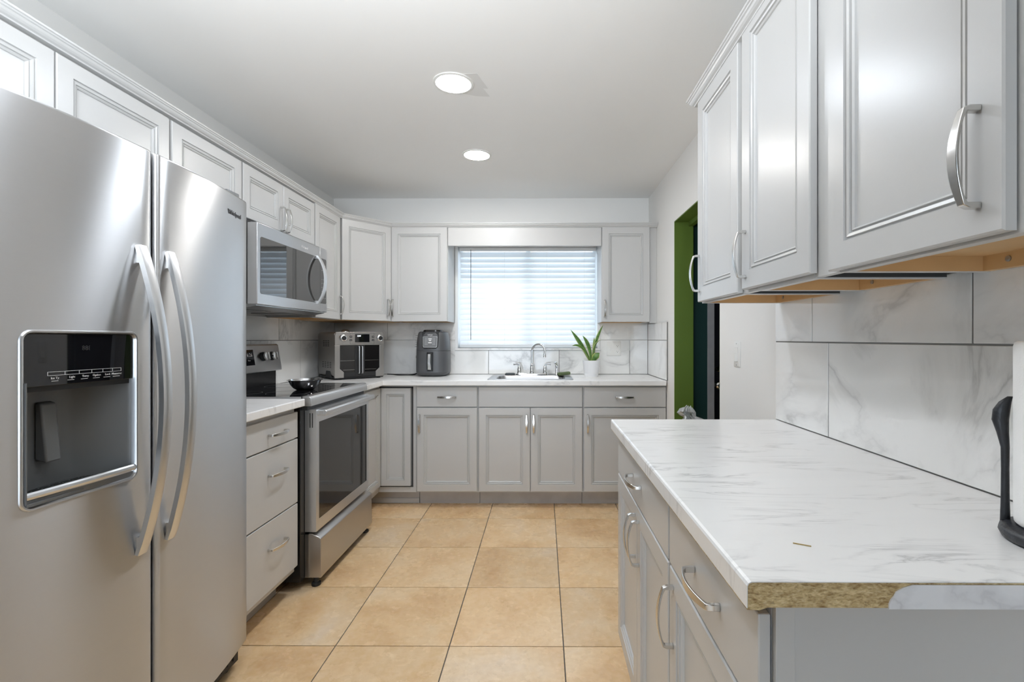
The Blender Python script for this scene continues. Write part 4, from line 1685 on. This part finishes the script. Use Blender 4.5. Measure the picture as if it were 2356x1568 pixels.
def leaf(base, mid, tip, w, twist=(1, 0.15, 0)):
    n = 14
    vs, fs, att = [], [], []
    tw = Vector(twist).normalized()
    B, Cc, Tt = Vector(base), Vector(mid), Vector(tip)
    for k in range(n + 1):
        t = k / n
        p = B * (1 - t) ** 2 + Cc * 2 * t * (1 - t) + Tt * t * t
        d = ((Cc - B) * (1 - t) + (Tt - Cc) * t).normalized()
        side = (tw - d * tw.dot(d)).normalized()
        nr = d.cross(side)
        ww = w * (.42 + .58 * math.sin(min(1, t * 1.35) * PI / 2)) * (1 - max(0, (t - .62) / .38) ** 1.7) + .0006
        for q in range(5):
            u = q / 2 - 1
            vs.append(tuple(p + side * (u * ww) + nr * (.30 * ww * u * u)))
            att.append(abs(u))
    for k in range(n):
        for q in range(4):
            a = k * 5 + q
            fs.append((a, a + 1, a + 6, a + 5))
    m = MB()
    m.add(vs, fs)
    o = m.build('leaf', M['leaf'], pt, smooth=180, recalc=False)
    at = o.data.attributes.new('margin', 'FLOAT', 'POINT')
    at.data.foreach_set('value', att)
    so = o.modifiers.new('thick', 'SOLIDIFY')
    so.thickness = .0016
    return o


bz = ZCT + .112
L = lambda dx, dz, dy=0: (PXc + dx, PYc + dy, bz + dz)
leaf(L(-.005, 0), L(-.06, .13, -.01), L(-.167, .262, -.02), .017, (.8, .25, .5))
leaf(L(-.004, 0, -.01), L(.000, .13, -.02), L(-.072, .215, -.03), .016, (1, .2, .1))
leaf(L(-.01, .01, -.01), L(-.075, .17, -.03), L(-.157, .132, -.05), .010, (.4, .4, .8))
leaf(L(.008, 0, .008), L(.022, .16, .015), L(.098, .300, .02), .013, (1, .25, -.3))
leaf(L(.010, 0, .0), L(.012, .16, -.01), L(.074, .180, -.04), .010, (.7, .5, .2))
leaf(L(.010, -.004, -.02), L(.020, .05, -.045), L(.062, .078, -.035), .027, (1, -.2, 0))
leaf(L(.012, 0, .010), L(.030, .10, .03), L(.028, .20, .05), .012, (1, .1, 0))

# ------------------------------------------------------------------ bowl
m = MB()
BX, BY, BZ = -1.335, 2.700, .9456
prof = [(.040, 0), (.046, .001), (.060, .010), (.073, .026), (.082, .046), (.0845, .052), (.092, .054), (.093, .0555), (.084, .0560), (.0805, .048), (.0715, .029), (.0585, .0135), (.045, .005), (.001, .004)]
m.lathe(prof, BX, BY, BZ, 48)
tag(m.build('mixing_bowl', M['bowl_steel'], smooth=50), 'small stainless steel bowl on the black glass stove top', 'bowl')

# ------------------------------------------------------------------ outlets and switch
ol = thing('wall_outlet', 'white double wall plate with switch and outlet beside the plant', 'outlet', (.597, YB - .011, 1.085), 'wall plates')
m = MB()
m.rings([[(.597 + p, y, 1.144 + q) for p, q in rrect(w, h, .004, 2)] for w, h, y in ((.122, .121, YB - .0108), (.122, .121, YB - .014), (.114, .113, YB - .0165))])
m.build('plate', M['white_plastic'], ol, smooth=40)
for dz in (.024, -.024):
    m = MB()
    m.rings([[(.627 + p, y, 1.144 + dz + q) for p, q in rrect(.034, .030, .013, 4)] for y in (YB - .0160, YB - .0178)])
    so = m.build('socket', M['white_plastic'], ol, smooth=40)
    m = MB()
    for dx in (-.006, .006):
        m.box(.627 + dx - .001, .627 + dx + .001, YB - .0181, YB - .0175, 1.144 + dz, 1.144 + dz + .008)
    m.box(.625, .629, YB - .0181, YB - .0175, 1.144 + dz - .009, 1.144 + dz - .004)
    m.build('slots', M['black_matte'], so, smooth=0)
m = MB()
m.box(.562, .572, YB - .0185, YB - .016, 1.126, 1.160)
m.build('toggle', M['white_plastic'], ol, bevel=.001)
o2 = thing('wall_outlet', 'white outlet with a plug in it, partly behind the air fryer', 'outlet', (-1.047, YB - .011, 1.03), 'wall plates')
m = MB()
m.rings([[(-1.047 + p, y, 1.092 + q) for p, q in rrect(w, h, .004, 2)] for w, h, y in ((.074, .118, YB - .0108), (.074, .118, YB - .014), (.066, .110, YB - .0165))])
m.build('plate', M['white_plastic'], o2, smooth=40)
m = MB()
m.box(-1.072, -1.038, YB - .045, YB - .016, 1.065, 1.088)
m.build('plug', pr('tan_plug', (.30, .27, .20), .6), o2, bevel=.003)
sw = thing('light_switch', 'white light switch on the white wall right of the green doorway', 'switch', (XR, 2.228, 1.10))
m = MB()
m.rings([[(x, 2.228 + p, 1.158 + q) for p, q in rrect(w, h, .004, 2)] for w, h, x in ((.072, .116, XR - .0003), (.072, .116, XR - .0035), (.064, .108, XR - .006))])
m.build('plate', M['white_plastic'], sw, smooth=40)
m = MB()
m.rings([[(x, y, z) for x, z in [(XR - .005, 1.125), (XR - .011, 1.126), (XR - .007, 1.158), (XR - .0085, 1.190), (XR - .005, 1.191)]] for y in (2.212, 2.244)])
m.build('rocker', M['white_plastic'], sw, smooth=0)
for z in (1.207, 1.109):
    m = MB()
    m.lathe([(.0030, -.0058), (.0030, -.0068), (.001, -.007)], XR, 2.228, z, 10, axis='x')
    m.build('screw', M['screw'], sw)

# ------------------------------------------------------------------ paper towel holder
HX, HYc, HZ = .778, .714, .9231
ph = thing('paper_towel_holder', 'worn black iron paper towel holder on the right counter', 'paper towel holder', (HX, HYc, HZ))
m = MB()
m.lathe([(.070, 0), (.077, .003), (.080, .010), (.078, .018), (.071, .0215), (.045, .0225), (.001, .023)], HX, HYc, HZ, 36)
m.build('base', M['iron'], ph, smooth=60)
m = MB()
m.tube([(HX, HYc, HZ + .028), (HX, HYc, HZ + .345)], .006, 12)
m.lathe([(.006, .340), (.013, .346), (.015, .356), (.010, .366), (.001, .370)], HX, HYc, HZ, 16)
m.build('post', M['iron'], ph)
m = MB()
ax, ay = HX - .0425, HYc + .0585
rs = []
for z, w, o in ((.018, .0075, 0), (.05, .0065, 0), (.10, .006, 0), (.135, .0065, 0), (.158, .009, -.002), (.178, .0125, -.004), (.194, .0125, -.003), (.207, .009, 0), (.216, .004, .004)):
    rs.append([(ax + o + w * math.cos(2 * PI * k / 12), ay - o + .6 * w * math.sin(2 * PI * k / 12), HZ + z) for k in range(12)])
m.rings(rs)
m.build('tension_arm', M['iron'], ph, smooth=60)
m = MB()
pr_ = [(.0205, .0), (.059, .0), (.0618, .003), (.0625, .010), (.0625, .272), (.061, .278), (.0575, .280), (.0205, .280)]
m.lathe(pr_, HX, HYc, HZ + .0235, 56, False, False)
m.rings([[(HX + .0205 * math.cos(2 * PI * k / 40), HYc + .0205 * math.sin(2 * PI * k / 40), HZ + z) for k in range(40)] for z in (.0235, .3035)], False, False)
rl = tag(m.build('paper_towel_roll', M['paper'], smooth=50), 'white embossed paper towel roll on the iron holder', 'paper towel')
m = MB(T(.386, .722, .9231, -.5))
m.box(-.012, .012, -.0008, .0008, 0, .0012)
tag(m.build('straw_bit', M['straw'], smooth=0), 'tiny brown straw sliver on the right counter near its chipped end', 'debris')

# ------------------------------------------------------------------ clear plastic bag beyond the peninsula
m = MB()
gx, gy = .705, 2.28
rs = []
n = 40
rng = random.Random(3)
for z, r, ox in ((.0, .10, 0), (.03, .13, 0), (.30, .135, 0), (.60, .125, 0), (.74, .105, .004), (.80, .085, .012), (.835, .060, .010), (.853, .036, -.004), (.864, .026, -.016), (.872, .030, -.024),
                 (.884, .036, -.030), (.896, .030, -.026), (.904, .018, -.020)):
    ring = []
    for k in range(n):
        a = 2 * PI * k / n
        q = 1 + (.16 if z > .7 else .05) * math.sin(k * 2.9 + z * 31) + (.14 if z > .7 else .03) * rng.uniform(-1, 1)
        ring.append((gx + ox + r * q * math.cos(a), gy + r * q * math.sin(a), z + (.010 * math.cos(a + 2) + .006 * rng.uniform(-1, 1) if z > .8 else 0)))
    rs.append(ring)
m.rings(rs, True, False)
tag(m.build('plastic_bag', M['bag'], smooth=30), 'clear plastic bag with gathered top peeking over the far counter edge', 'bag')


# ------------------------------------------------------------------ ceiling lights
def can(x, y, label, col, s):
    o = thing('recessed_light', label, 'ceiling light', (x, y, ZC - .008), 'recessed ceiling lights')
    m = MB()
    m.lathe([(.094, .0), (.093, -.004), (.084, -.007), (.081, -.006), (.081, .0)], x, y, ZC, 40, False, False)
    m.build('trim_ring', M['white_plastic'], o, smooth=40)
    m = MB()
    m.lathe([(.0808, -.001), (.0808, -.0055), (.078, -.0062), (.001, -.0062)], x, y, ZC, 40)
    m.build('diffuser', emit('lamp_diffuser', col, s), o, smooth=40)


can(-.418, 2.247, 'lit round recessed ceiling light nearer the camera, beside a torn patch', (.86, .92, 1.0), CAN_STRENGTH)
can(-.410, 1.370, 'lit round recessed ceiling light just above the top of the view', (.86, .92, 1.0), CAN_STRENGTH * .22)
can(-.430, 3.126, 'lit round recessed ceiling light farther away, nearer the window', (1.0, .97, .93), CAN_STRENGTH)


for o in bpy.data.objects:
    if '_w' in o:
        del o['_w']
